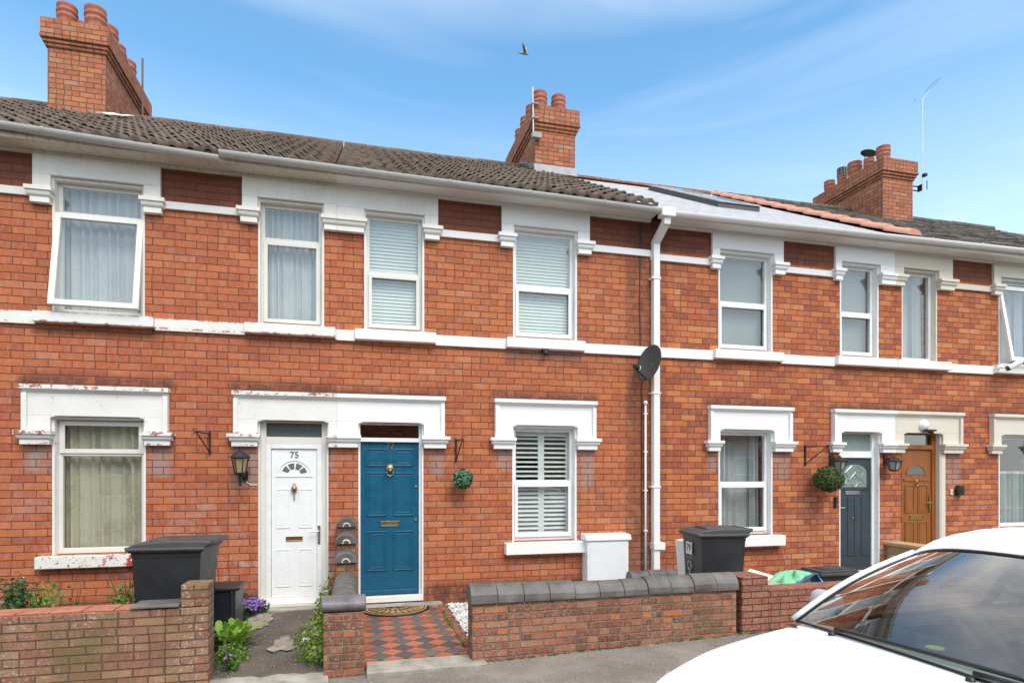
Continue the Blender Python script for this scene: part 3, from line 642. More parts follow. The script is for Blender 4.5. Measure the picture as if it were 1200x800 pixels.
def window(parent, ox0, ox1, z0, z1, style, mat='upvc', jm='white', inside='net', split=.5, zt=None, seed=1):
    if jm:
        mb = MB(); jamb(mb, ox0, ox1, z0, z1); mb.box(ox0+.022, ox1-.022, 0.0, .16, z1-.03, z1-.002); mb.build('reveal', jm, parent)
    a, b = ox0+.022, ox1-.022; c, d = z0+.005, z1-.03; Y0, Y1 = .08, .14
    mb = MB(); frame_ring(mb, a, b, c, d, .045, Y0, Y1, wb=.06); win = None; zm_ = c+(d-c)*split
    if style == 'sash':
        mb.box(a+.045, b-.045, Y0-.005, Y1, zm_-.022, zm_+.022)
        frame_ring(mb, a+.030, b-.030, c+.045, zm_-.022, .042, Y0-.022, Y0-.002, wb=.055)
        panes = [(a+.045, b-.045, zm_+.02, d-.045), (a+.07, b-.07, c+.098, zm_-.062)]
    elif style == 'transom':
        mb.box(a+.045, b-.045, Y0-.005, Y1, zm_-.022, zm_+.022)
        frame_ring(mb, a+.028, b-.028, c+.04, zm_-.02, .045, Y0-.018, Y0-.002)
        panes = [(a+.045, b-.045, zm_+.02, d-.045), (a+.07, b-.07, c+.083, zm_-.063)]
    elif style == 'transom_top':
        mb.box(a+.045, b-.045, Y0-.005, Y1, zm_-.022, zm_+.022)
        frame_ring(mb, a+.02, b-.02, zm_+.005, d-.015, .05, Y0-.02, Y0-.002)
        panes = [(a+.07, b-.07, zm_+.053, d-.063), (a+.045, b-.045, c+.058, zm_-.02)]
    elif style == 'single': panes = [(a+.045, b-.045, c+.058, d-.045)]
    elif style == 'open': mb.box(a+.045, b-.045, Y0-.005, Y1, zm_-.022, zm_+.022); panes = [(a+.045, b-.045, zm_+.02, d-.045)]
    win = mb.build('window', mat, parent, bevel=.004)
    for p in panes:
        MB().box(p[0], p[1], .098, .104, p[2], p[3]).build('pane', 'glass', win)
    if style == 'open':
        # top-hung casement swung outward
        H = zm_-.02-(c+.03); ang = radians(9.5); piv = Vector((0, Y0-.03, zm_-.022)); T = Matrix.Translation(piv) @ Matrix.Rotation(-ang, 4, 'X')
        mb = MB(); x0, x1 = a-.005, b+.005; w = .062
        for q in ((x0, x0+w, -H, 0), (x1-w, x1, -H, 0), (x0+w, x1-w, -H, -H+w), (x0+w, x1-w, -w, 0)): mb.tbox(T, q[0], q[1], -.045, .0, q[2], q[3])
        cs = mb.build('casement', mat, parent, bevel=.004); mb = MB(); mb.tbox(T, x0+w, x1-w, -.026, -.02, -H+w, -w); mb.build('pane', 'glass', cs)
        mb = MB(); mb.tube([(a+.03, .09, zm_-.25), tuple(T @ Vector((x0+.02, 0, -.28)))], .006); mb.tube([(b-.03, .09, zm_-.25), tuple(T @ Vector((x1-.02, 0, -.28)))], .006); mb.build('stay', 'steel', cs)
    if inside == 'net': curtain(win, a+.02, b-.02, c+.03, d-.02, .22, 'net', seed=seed)
    elif inside == 'netyellow': curtain(win, a+.02, b-.02, c+.03, d-.02, .21, 'netyellow', folds=8, seed=seed)
    elif inside == 'blind': slats(win, a+.02, b-.02, c+.05, d-.04, .17, 'blindw', pitch=.042, ang=72)
    elif inside == 'roller': MB().box(a+.03, b-.03, .19, .193, c+.02, d-.02).build('blind', 'greyblind', win)
    elif inside == 'drapes':
        curtain(win, a+.03, a+.26, c+.02, d-.02, .24, 'net', folds=3, amp=.03, seed=3); curtain(win, b-.17, b-.02, c+.02, d-.02, .24, 'net', folds=2, amp=.03, seed=8); curtain(win, a+.03, b-.03, c+.02, d-.02, .34, 'net', folds=5, amp=.015, seed=5)
    elif inside == 'halfnet': curtain(win, a+.02, b-.02, c+.03, c+(d-c)*.62, .2, 'net', folds=9, seed=6)
    elif inside == 'shutter':
        m2 = (a+b)/2; mb = MB()
        for q0, q1 in ((a+.03, m2-.001), (m2+.001, b-.03)): frame_ring(mb, q0, q1, c+.03, d-.03, .04, .16, .19)
        mb.build('shutter', 'shutter', win)
        for q0, q1 in ((a+.07, m2-.041), (m2+.041, b-.07)):
            slats(win, q0, q1, c+.07, zm_, .175, 'shutter', pitch=.058, ang=38, wid=.062, th=.004, name='louvre'); slats(win, q0, q1, zm_+.05, d-.10, .175, 'shutter', pitch=.058, ang=20, wid=.062, th=.004, name='louvre')
    return win
def sill(parent, x0, x1, z0, z1, mat, d=.10): return MB().box(x0, x1, -d, .078, z0, z1).build('sill', mat, parent, bevel=.008)
def band(parent, segs, z0, z1, mat, d=.035):
    for a, b in segs: MB().box(a, b, -d, -.001, z0, z1).build('string_course', mat, parent, bevel=.005)
def panel(mb, x0, x1, z0, z1, y, w=.018, h=.008):
    frame_ring(mb, x0, x1, z0, z1, w, y-h, y+.004); 
    if x1-x0 > .09: mb.box(x0+w+.012, x1-w-.012, y-h*.6, y+.003, z0+w+.012, z1-w-.012)
def chimney(parent, xc, y0, y1, zt, zcorb, pots, w=.84, flash=True):
    x0, x1 = xc-w/2, xc+w/2; zb = zr(y0)-.2
    mb = MB(); mb.box(x0, x1, y0, y1, 7.0, zcorb)
    for i in range(3):
        o_ = .028*(i+1); mb.box(x0-o_, x1+o_, y0-o_, y1+o_, zcorb+.001+i*.058, zcorb+(i+1)*.058)
    o_ = .075; mb.box(x0-o_, x1+o_, y0-o_, y1+o_, zcorb+.175, zt)
    ch = mb.build('chimney', 'chimney', parent, bevel=.01)
    mb = MB(); n = 26
    def topz(u, v):
        x = x0-.05+(w+.1)*u; y = y0-.05+(y1-y0+.1)*v; e = min(u, 1-u, v, 1-v)*2
        return (x, y, zt-.005+.07*min(1, e*3)+.012*sin(x*31+y*17))
    mb.grid(topz, 12, 24); mb.build('flaunching', 'mortar', ch, smooth=True)
    # flashing where the stack meets the roof
    mb = MB(); ys = [y0-.012]
    if flash: mb.prism([(y0-.03, zr(y0)+.03), (y0-.012, zr(y0)+.17), (y0-.002, zr(y0)+.17), (y0-.002, zr(y0)+.0), (y0-.15, zr(y0-.15)+.035)], x0-.02, x1+.02, 'x')
    for xs_ in ((x0-.012, x1+.002) if flash else ()):
        mb.prism([(y0, zr(y0)+.03), (y0, zr(y0)+.16), (RY, zr(RY)+.14), (RY, zr(RY)+.03)], xs_, xs_+.01, 'x')
    if flash: mb.build('flashing', 'lead', ch)
    proto = None
    for (px, py, s_) in pots:
        if proto is None:
            P_ = [(.13, 0), (.155, .02), (.158, .06), (.140, .07), (.140, .16), (.150, .17), (.152, .20), (.143, .21), (.143, .24), (.155, .25), (.157, .28), (.145, .29), (.143, .33), (.152, .345), (.150, .385), (.125, .39), (.118, .30), (.11, 0)]
            mb = MB(); mb.lathe(P_, (px, py, zt+.03), 24); proto = mb.build('chimney_pot', 'pot', ch, smooth=True); pp = Vector((px, py, 0))
            q = proto.modifiers.new('e', 'EDGE_SPLIT'); q.split_angle = radians(50)
            # give the mesh its own origin so that copies can move
            off = Vector((px, py, zt+.03))-root_loc(ch); proto.data.transform(Matrix.Translation(-off)); proto.location = off; base = off
        else:
            c2 = proto.copy(); COL.objects.link(c2); c2.parent = ch; c2.location = base+Vector((px-pp.x, py-pp.y, 0)); c2.scale = (s_, s_, s_); c2.rotation_euler = (radians(R.uniform(-2, 2)), radians(R.uniform(-2, 2)), R.uniform(0, 6))
    return ch
def door_frame(parent, ox0, ox1, z0, z1, mat, zt0, zt1, fw=.05, lw=None, rw=None, jm='white', pane='glassdark', y0=.06):
    lw = fw if lw is None else lw; rw = fw if rw is None else rw
    mb = MB(); a, b = ox0+.02, ox1-.02; jamb(mb, ox0, ox1, z0, z1, .02, .16)
    mb.box(a, a+lw, y0, .16, z0, z1); mb.box(b-rw, b, y0, .16, z0, z1); mb.box(a+lw, b-rw, y0-.01, .16, zt0, zt1); mb.box(a+lw, b-rw, y0, .16, z1-.022, z1); mb.box(a, b, y0-.04, .16, z0-.03, z0+.0)
    f = mb.build('door_frame', mat, parent, bevel=.003)
    MB().box(a+lw, b-rw, .10, .106, zt1, z1-.022).build('transom_pane', pane, f); return f, a+lw, b-rw

# ------------------------------------------------------------ houses
def house(label, x0, x1, group='houses of the brick terrace'):
    return thing('terraced_house', label, 'house', ((x0+x1)/2, 0, 0), group)
def letterbox(door, xc, z, w, y, mat, h=.045):
    mb = MB(); frame_ring(mb, xc-w/2, xc+w/2, z-h/2, z+h/2, .007, y-.012, y); mb.box(xc-w/2+.007, xc+w/2-.007, y-.007, y, z-h/2+.007, z+h/2-.007); mb.build('letter_box', mat, door, bevel=.002)

PX = {'L': (-8.55, -4.42), 'A': (-4.42, -.2), 'B': (-.2, 3.95), 'C': (3.95, 8.07), 'D': (8.07, 12.3), 'E': (12.3, 16.5)}
gAB = lambda x: 5.262-.0122*(x+3.5)
gCD = lambda x: 5.155+.0098*(x-4.2)
WZ0, WZ1 = .795, 2.31; UZ0, UZ1 = 3.435, 4.90

# --- left neighbour (mostly outside the frame)
hL = house('brick terraced house at the far left edge, only its brown tiled roof end in view', *PX['L'])
x0, x1 = PX['L']; wl = [(-5.85, -4.95)]
wall(hL, x0, x1, [(-6.6, -5.7, WZ0, WZ1), (-6.6, -5.7, UZ0, UZ1), (-8.35, -7.56, .12, 2.31), (-8.3, -7.56, UZ0, UZ1)], 'brickA'); pantile(hL, x0, x1); ridge(hL, x0, x1); gable(hL, x0, 'brickA')
lintel_low(hL, -6.85, -5.45, -6.6, -5.7, 'whiteA'); lintel_low(hL, -8.52, -7.3, -8.35, -7.56, 'whiteA'); lintel_up(hL, -6.76, -5.54, -6.6, -5.7, 'whiteTop'); lintel_up(hL, -8.46, -7.4, -8.3, -7.56, 'whiteTop')
window(hL, -6.6, -5.7, WZ0, WZ1, 'sash', inside='net'); window(hL, -6.6, -5.7, UZ0, UZ1, 'sash', inside='net'); window(hL, -8.3, -7.56, UZ0, UZ1, 'sash', inside='net')
sill(hL, -6.72, -5.58, .655, .79, 'whiteA'); f, a, b = door_frame(hL, -8.35, -7.56, .12, 2.31, 'upvc', 2.05, 2.12); mb = MB(); mb.box(a+.003, b-.003, .08, .12, .13, 2.045); panel(mb, a+.1, (a+b)/2-.03, .3, .9, .08); panel(mb, (a+b)/2+.03, b-.1, .3, .9, .08); mb.build('door', 'slate_door', hL)
band(hL, [(x0, -8.46), (-7.4, -6.76), (-5.54, x1-.001)], 4.675, 4.76, 'white'); band(hL, [(x0, x1-.001)], 3.295, 3.43, 'white'); eaves(hL, x0, x1, gAB, 5.168, 'fascia', 'gutterO')

# --- house with the white door
hA = house('red brick house with the white panelled door numbered 75 and an upper casement hanging open', *PX['A'])
x0, x1 = PX['A']
A1 = (-3.18, -2.28); A2 = (-1.09, -.35); AW = (-3.18, -2.27); AD = (-1.09, -.30)
wall(hA, x0, x1, [(AW[0], AW[1], WZ0, WZ1), (A1[0], A1[1], UZ0, UZ1+.015), (AD[0], AD[1], .12, WZ1), (A2[0], A2[1], UZ0, UZ1+.015)], 'brickA')
pantile(hA, x0, x1-.015); ridge(hA, x0, x1-.01)
lintel_low(hA, -3.44, -2.03, *AW, 'whiteA'); lintel_low(hA, -1.35, x1-.001, *AD, 'whiteA', right=False)
lintel_up(hA, -3.35, -2.11, *A1, 'whiteTop', zo=UZ1+.015); lintel_up(hA, -1.26, x1-.001, *A2, 'whiteTop', right=False, zo=UZ1+.015)
window(hA, *AW, WZ0, WZ1, 'transom_top', 'upvcold', 'whiteA', 'netyellow', split=.745)
window(hA, *A1, UZ0, UZ1+.015, 'open', 'upvcold', 'whiteTop', 'net', split=.77, seed=2)
window(hA, *A2, UZ0, UZ1+.015, 'transom', 'upvcold', 'whiteTop', 'net', split=.71, seed=5)
o = sill(hA, -3.31, -2.15, .66, .79, 'sillred'); o['label'] = 'white sill flaking to red paint'
sill(hA, -3.33, -2.17, 3.315, 3.432, 'whiteA'); sill(hA, -1.23, -.22, 3.315, 3.432, 'whiteA')
band(hA, [(x0, -3.35), (-2.11, -1.26)], 4.675, 4.76, 'whiteA'); band(hA, [(x0, -3.33), (-2.17, -1.23), (-.22, x1-.001)], 3.295, 3.43, 'whiteA')
eaves(hA, x0, -1.44, lambda x: 5.26-.042*(x+3.5) if x > -3.5 else 5.26, 5.168, 'fascia', 'gutterO', 1.0); eaves(hA, -1.439, x1, gAB, 5.168, 'fascia', 'gutterO', 1.0)
MB().box(AD[0]+.002, AD[1]-.002, -.02, .10, .106, .148).build('threshold', 'upvcold', hA, bevel=.004)
f, a, b = door_frame(hA, *AD, .15, WZ1, 'upvcold', 2.035, 2.12, lw=.06, rw=.06, pane='obscure2')
mb = MB(); frame_ring(mb, a, b, .15, 2.035, .055, .05, .12, wb=.05, wt=.055); mb.build('door_surround', 'upvc', hA, bevel=.004)
a += .058; b -= .058; zt, zb = 1.977, .203
mb = MB(); mb.box(a, b, .07, .11, zb, zt); xc = (a+b)/2; y = .07
for q0, q1 in ((a+.05, xc-.05), (xc+.05, b-.05)): panel(mb, q0, q1, .33, .78, y, .016, .007); panel(mb, q0, q1, 1.03, 1.50, y, .016, .007)
# raised fan surround
arc = [(xc+.20*cos(t*pi/16), 1.66+.19*sin(t*pi/16)) for t in range(17)]; arci = [(xc+.185*cos(t*pi/16), 1.66+.175*sin(t*pi/16)) for t in range(17)]
mb.prism(arc+arci[::-1], y-.008, y, 'y'); mb.box(xc-.21, xc+.21, y-.008, y, 1.642, 1.658)
dA = mb.build('door', 'whitedoor', hA, bevel=.002)
mb = MB()
for k in range(4):
    t0 = radians(14+k*40-3); t1 = t0+radians(30)
    mb.prism([(xc+.145*cos(t0+(t1-t0)*i/5), 1.672+.135*sin(t0+(t1-t0)*i/5)) for i in range(6)]+[(xc+.075*cos(t1-(t1-t0)*i/5), 1.672+.065*sin(t1-(t1-t0)*i/5)) for i in range(6)], y-.004, y-.0005, 'y')
mb.build('fan_light', 'glassdark' and 'leaded', dA)
text('house_number', '75', .105, (xc, y-.004, 1.905), FRONT, 'ink', dA)
mb = MB(); mb.lathe([(0, -.05), (.018, -.045), (.034, -.01), (.034, .02), (.012, .045), (.016, .06), (0, .075)], (xc, y-.028, 1.50), 14); mb.tube([(xc, y-.01, 1.42), (xc, y-.025, 1.39), (xc, y-.015, 1.37)], .008); mb.build('knocker', 'oldbrass', dA, smooth=True)
letterbox(dA, xc, .905, .19, y, 'brass', .055)
mb = MB(); hx = b+.028; mb.box(hx-.016, hx+.016, .035, .05, .84, 1.06); mb.tube([(hx, .05, .99), (hx, .0, .99), (hx-.11, -.002, .985)], .009); mb.build('handle', 'steel', dA, bevel=.002)

# --- house with the blue door
hB = house('red brick house with the blue door numbered 77 and fresh white lintels', *PX['B'])
x0, x1 = PX['B']; B1 = (.12, .85); B2 = (2.0, 2.88); BW = (1.99, 2.875); BD = (.05, .84)
wall(hB, x0, x1, [(BW[0], BW[1], WZ0, WZ1), (B2[0], B2[1], UZ0, UZ1), (BD[0], BD[1], .10, WZ1), (B1[0], B1[1], UZ0, UZ1)], 'brickB')
pantile(hB, x0+.015, x1-.06); ridge(hB, x0+.01, x1-.08)
lintel_low(hB, 1.75, 3.13, *BW, 'whiteB'); lintel_low(hB, x0, 1.10, *BD, 'whiteB', left=False)
lintel_up(hB, 1.84, 3.05, *B2, 'white'); lintel_up(hB, x0, 1.02, *B1, 'whiteTop', left=False)
window(hB, *BW, WZ0, WZ1, 'sash', 'upvc', 'whiteB', 'shutter', split=.52)
window(hB, *B2, UZ0, UZ1, 'sash', 'upvc', 'white', 'blind', split=.49); window(hB, *B1, UZ0, UZ1, 'sash', 'upvcold', 'white', 'blind', split=.51)
sill(hB, 1.88, 2.985, .64, .79, 'whiteB', .12); sill(hB, 1.90, 2.97, 3.305, 3.432, 'whiteB'); sill(hB, .01, .99, 3.305, 3.432, 'whiteB')
band(hB, [(1.02, 1.84), (3.05, x1)], 4.66, 4.75, 'whiteB'); band(hB, [(x0, .01), (.99, 1.90), (2.97, x1)], 3.29, 3.42, 'whiteB')
eaves(hB, x0, x1, gAB, 5.168, 'fasciaN', 'gutterO', 1.0)
MB().box(BD[0]+.002, BD[1]-.002, -.02, .10, .101, .168).build('threshold', 'upvc', hB, bevel=.004)
f, a, b = door_frame(hB, *BD, .17, WZ1, 'upvc', 2.075, 2.125, lw=.005, rw=.03, y0=.05)
mb = MB(); mb.box(a, b, .08, .12, .175, 2.07); xc = (a+b)/2; y = .08
for q0, q1 in ((a+.075, xc-.045), (xc+.045, b-.075)):
    for z0_, z1_ in ((.48, .98-.02), (1.16, 1.69), (1.78, 1.985)):
        mb.box(q0, q1, y-.004, y+.003, z0_, z1_); frame_ring(mb, q0-.006, q1+.006, z0_-.006, z1_+.006, .016, y-.012, y+.002); frame_ring(mb, q0+.03, q1-.03, z0_+.03, z1_-.03, .008, y-.009, y+.001)
mb.box(a, b, y-.022, y, .19, .235)
dB = mb.build('door', 'blue', hB, bevel=.003)
text('house_number', '77', .11, (xc, y-.004, 2.025), FRONT, 'oldbrass', dB)
letterbox(dB, xc, 1.06, .23, y, 'oldbrass', .065)
# lion-style ring knocker: a domed boss with a hanging ring
mb = MB(); mb.lathe([(0, .03), (.03, .026), (.052, .012), (.056, 0)], (xc, y, 1.745), 18, Matrix.Rotation(pi/2, 3, 'X')); mb.box(xc-.06, xc+.06, y-.012, y, 1.76, 1.80)
mb.tube([(xc+.042*cos(t*pi/12), y-.03, 1.705+.052*sin(t*pi/12)) for t in range(12, 25)], .008); mb.tube([(xc-.022, y-.03, 1.74), (xc, y-.04, 1.715), (xc+.022, y-.03, 1.74)], .012); mb.build('knocker', 'oldbrass', dB, smooth=True)
mb = MB()
for z in (1.10, 1.52): mb.lathe([(0, .012), (.014, .01), (.016, 0)], (b-.035, y, z), 12, Matrix.Rotation(pi/2, 3, 'X'))
mb.build('lock', 'oldbrass', dB, smooth=True)

# --- house with the anthracite door
hC = house('orange brick house with the anthracite door and pale grey slate roof', *PX['C'])
x0, x1 = PX['C']; C1 = (5.02, 5.91); CW = (5.02, 5.91); CD_ = (7.08, 7.82); C2 = (7.09, 7.80)
wall(hC, x0, x1, [(CW[0], CW[1], WZ0, WZ1), (C1[0], C1[1], UZ0, UZ1-.03), (CD_[0], CD_[1], .17, WZ1), (C2[0], C2[1], UZ0, UZ1-.03)], 'brickC')
slateroof(hC, x0-.03, x1-.05, 'slateC', stp=.008, dz=-.075); ridge(hC, x0-.03, x1-.05, 'capbrick', r=.035)
lintel_low(hC, 4.85, 6.20, *CW, 'whiteB'); lintel_low(hC, 6.93, x1-.001, *CD_, 'whiteB', right=False)
lintel_up(hC, 4.90, 6.07, *C1, 'whiteB', zo=UZ1-.03, zc=4.74, top=5.12); lintel_up(hC, 6.98, x1-.001, *C2, 'whiteB', right=False, zo=UZ1-.03, zc=4.74, top=5.12)
window(hC, *CW, WZ0, WZ1, 'sash', 'upvc', 'whiteB', 'drapes', split=.5); window(hC, *C1, UZ0, UZ1-.03, 'sash', 'upvc', 'whiteB', 'roller', split=.5); window(hC, *C2, UZ0, UZ1-.03, 'sash', 'upvc', 'whiteB', 'roller', split=.49)
sill(hC, 4.90, 6.05, .64, .79, 'whiteB', .12); sill(hC, 4.92, 6.04, 3.305, 3.432, 'whiteB'); sill(hC, 6.98, x1-.002, 3.305, 3.432, 'whiteB')
band(hC, [(x0, 4.90), (6.07, 6.98)], 4.62, 4.71, 'whiteB'); band(hC, [(x0, 4.92), (6.04, 6.98)], 3.285, 3.42, 'whiteB')
eaves(hC, x0+.16, x1, gCD, 5.12, 'fasciaN', 'gutterN', .95)
f, a, b = door_frame(hC, *CD_, .20, WZ1, 'upvc', 1.92, 2.02, lw=.01, rw=.06, pane='obscure')
mb = MB(); mb.box(a, b, .08, .12, .205, 1.915); xc = (a+b)/2; y = .08
for i in range(4):
    q = a+.06+(b-a-.12)*i/4; mb.box(q+.006, q+(b-a-.12)/4-.006, y-.008, y, .42, 1.32)
mb.box(a, b, y-.02, y, .215, .26); mb.box(a+.04, b-.04, y-.014, y, 1.435, 1.455)
arc = [(xc+(b-a)*.42*cos(t*pi/14), 1.72+.13*sin(t*pi/14)) for t in range(15)]; arci = [(xc+(b-a)*.37*cos(t*pi/14), 1.71+.115*sin(t*pi/14)) for t in range(15)]
mb.prism([(arc[0][0], 1.45)]+arc+[(arc[-1][0], 1.45), (arci[-1][0], 1.47)]+arci[::-1]+[(arci[0][0], 1.47)], y-.012, y, 'y')
dC = mb.build('door', 'slate_door', hC, bevel=.003)
mb = MB(); mb.prism([(arci[0][0]-.003, 1.47)]+[(p[0]*.995+xc*.005, p[1]-.003) for p in arci]+[(arci[-1][0]+.003, 1.47)], y-.006, y-.001, 'y'); mb.build('door_pane', 'obscure', dC)
mb = MB(); w_ = (b-a)*.35
for k in (-1, 1):
    mb.tube([(xc+k*w_*.95, y-.008, 1.5), (xc+k*w_*.5, y-.008, 1.62), (xc+k*w_*.75, y-.008, 1.70), (xc+k*w_*.2, y-.008, 1.8)], .004, 6); mb.tube([(xc+k*w_*.1, y-.008, 1.48), (xc+k*w_*.45, y-.008, 1.58), (xc-k*w_*.1, y-.008, 1.70)], .004, 6)
mb.tube([(a+.08, y-.008, 1.53), (b-.08, y-.008, 1.53)], .005, 6); mb.build('leading', 'steel', dC)
letterbox(dC, xc-.03, 1.39, .27, y, 'steel', .055)
mb = MB(); mb.lathe([(0, .012), (.012, .01), (.014, 0)], (xc-.03, y-.01, 1.0), 12, Matrix.Rotation(pi/2, 3, 'X')); mb.build('spyhole', 'steel', dC)
mb = MB(); mb.tube([(a+.02, y, 1.16), (a+.02, y-.05, 1.16), (a+.10, y-.055, 1.16)], .008); mb.build('handle', 'steel', dC)
# salmon tiles running down the party wall
mb = MB(); n = 12; T0 = EY-.03
for i in range(n):
    ya = T0+(RY-T0)*i/n; yb = T0+(RY-T0)*(i+1)/n+.03
    for t in range(10):
        pass
    k = 11; base = len(mb.v)
    for (yy, rr_) in ((ya, .130), (yb, .112)):
        for t in range(k): an = pi*t/(k-1); mb.v.append((8.10+rr_*cos(an), yy, zr(yy)-.03+rr_*.72*sin(an)+(.02 if yy == ya else -.005)))
    for t in range(k-1): mb.f.append((base+t, base+t+1, base+k+t+1, base+k+t))
    mb.f.append(tuple(base+t for t in range(k)))
mb.build('party_wall_tiles', 'ridge_salmon', hC, smooth=False)
# two roof windows one above the other
def slope_ring(mb, x0, x1, y0, y1, w, z0, z1, hinge=0.0):
    for (a_, b_, c_, d_) in ((x0, x0+w, y0, y1), (x1-w, x1, y0, y1), (x0+w, x1-w, y0, y0+w), (x0+w, x1-w, y1-w, y1)):
        n_ = len(mb.v); mb.box(a_, b_, c_, d_, 0, 1)
        for i in range(n_, n_+8):
            X, Y, Z = mb.v[i]; mb.v[i] = (X, Y, zr(Y)-.07+(z0 if Z == 0 else z1)+hinge*(y1-Y))
for sy0, sy1 in ((1.35, 2.58), (2.64, 3.86)):
    sx0, sx1 = 5.90, 6.70
    mb = MB(); slope_ring(mb, sx0, sx1, sy0, sy1, .06, .0, .09); rw = mb.build('roof_window', 'lidpl', hC, bevel=.004)
    mb = MB(); slope_ring(mb, sx0-.012, sx1+.012, sy0-.02, sy1, .07, .092, .115, .0); mb.build('sash', 'lead', rw, bevel=.004)
    mb = MB(); mb.quad(*[(X, Y, zr(Y)-.07+.098) for X, Y in ((sx0+.05, sy0+.03), (sx1-.05, sy0+.03), (sx1-.05, sy1-.05), (sx0+.05, sy1-.05))]); mb.build('pane', 'glass', rw)

# --- house with the oak door
hD = house('orange brick house with the oak coloured door and cream painted lintels', *PX['D'])
x0, x1 = PX['D']; D1 = (8.24, 8.93); DD = (8.24, 9.0); D2 = (10.2, 11.1); DW = (10.2, 11.1)
wall(hD, x0, x1, [(DW[0], DW[1], WZ0, WZ1), (D2[0], D2[1], UZ0, UZ1-.02), (DD[0], DD[1], .17, WZ1), (D1[0], D1[1], UZ0, UZ1-.03)], 'brickD')
slateroof(hD, x0+.03, x1, 'slateD', dz=-.035, wav=.016); ridge(hD, x0+.03, x1, 'slateD', r=.07)
lintel_low(hD, 10.0, 11.36, *DW, 'cream'); lintel_low(hD, x0, 9.37, *DD, 'cream', left=False)
lintel_up(hD, 10.05, 11.26, *D2, 'cream', zo=UZ1-.02, zc=4.74, top=5.12); lintel_up(hD, x0, 9.20, *D1, 'cream', left=False, zo=UZ1-.03, zc=4.74, top=5.12)
window(hD, *DW, WZ0, WZ1, 'single', 'upvc', 'white', 'halfnet'); window(hD, *D1, UZ0, UZ1-.03, 'single', 'upvc', 'cream', 'drapes'); window(hD, *D2, UZ0, UZ1-.02, 'open', 'upvc', 'white', 'drapes', split=.94)
sill(hD, 10.06, 11.24, .64, .79, 'white', .12); sill(hD, x0+.002, 9.12, 3.305, 3.432, 'white'); sill(hD, 10.06, 11.24, 3.305, 3.432, 'white')
band(hD, [(9.20, 10.05), (11.26, x1)], 4.62, 4.71, 'cream'); band(hD, [(9.12, 10.06), (11.24, x1)], 3.285, 3.42, 'white')
eaves(hD, x0, x1, gCD, 5.12, 'fasciaN', 'gutterN', .95)
f, a, b = door_frame(hD, *DD, .20, WZ1, 'oak', 2.06, 2.13, lw=.05, rw=.07, jm='cream', pane='glassdark')
MB().box(DD[1]-.022, DD[1]+.0, -.012, .165, .17, WZ1).build('reveal', 'cream', hD)
MB().box(DD[1]+.002, DD[1]+.085, -.02, -.001, .0, 1.995).build('door_pilaster', 'cream', hD, bevel=.003)
mb = MB(); mb.box(a, b, .08, .12, .205, 2.055); xc = (a+b)/2; y = .08
for q0, q1 in ((a+.07, xc-.03), (xc+.03, b-.07)):
    panel(mb, q0, q1, .42, .92, y, .02, .01); panel(mb, q0, q1, 1.06, 1.50, y, .02, .01)
mb.box(a+.05, b-.05, y-.012, y, 1.56, 1.60)
arc = [(xc+.20*cos(t*pi/14), 1.66+.17*sin(t*pi/14)) for t in range(15)]; arci = [(xc+.17*cos(t*pi/14), 1.66+.145*sin(t*pi/14)) for t in range(15)]; mb.prism(arc+arci[::-1], y-.012, y, 'y')
dD = mb.build('door', 'oak', hD, bevel=.003)
mb = MB(); mb.prism([(p[0], p[1]+.002) for p in arci], y-.006, y-.001, 'y'); mb.build('fan_light', 'leaded', dD)
mb = MB(); mb.tube([(xc+.025*cos(t*pi/8), y-.012, 1.515+.035*sin(t*pi/8)) for t in range(17)], .007); mb.lathe([(0, .03), (.02, .02), (.022, 0)], (xc, y, 1.56), 12, Matrix.Rotation(pi/2, 3, 'X')); mb.build('knocker', 'brass', dD, smooth=True)
letterbox(dD, xc, .985, .26, y, 'brass', .06)
mb = MB(); mb.box(b-.055, b-.025, y-.02, y, 1.08, 1.33); mb.tube([(b-.04, y-.01, 1.22), (b-.04, y-.05, 1.22), (b-.14, y-.05, 1.22)], .008); mb.build('handle', 'brass', dD, bevel=.002)

# --- right-hand neighbour (outside the frame but for its roof)
hE = house('brick terraced house at the far right edge, only its dark roof in view', *PX['E'])
x0, x1 = PX['E']
wall(hE, x0, x1, [(13.4, 14.3, WZ0, WZ1), (13.4, 14.3, UZ0, UZ1), (15.4, 16.15, .17, WZ1), (15.4, 16.15, UZ0, UZ1)], 'brickC'); slateroof(hE, x0, x1, 'slateD', dz=-.035, wav=.016); ridge(hE, x0, x1, 'slateD', r=.07); gable(hE, x1-.1, 'brickC')
lintel_low(hE, 13.15, 14.55, 13.4, 14.3, 'white'); lintel_low(hE, 15.15, 16.4, 15.4, 16.15, 'white'); lintel_up(hE, 13.25, 14.45, 13.4, 14.3, 'white', top=5.12); lintel_up(hE, 15.25, 16.3, 15.4, 16.15, 'white', top=5.12)
window(hE, 13.4, 14.3, WZ0, WZ1, 'sash', inside='net'); window(hE, 13.4, 14.3, UZ0, UZ1, 'sash', inside='blind'); window(hE, 15.4, 16.15, UZ0, UZ1, 'sash', inside='blind')
sill(hE, 13.3, 14.4, .64, .79, 'white'); f, a, b = door_frame(hE, 15.4, 16.15, .2, WZ1, 'upvc', 2.05, 2.12); mb = MB(); mb.box(a, b, .08, .12, .205, 2.045); panel(mb, a+.1, b-.1, .3, .9, .08); mb.build('door', 'blue', hE)
band(hE, [(x0, x1)], 3.285, 3.42, 'white'); eaves(hE, x0, x1, gCD, 5.12, 'fasciaN', 'gutterN')

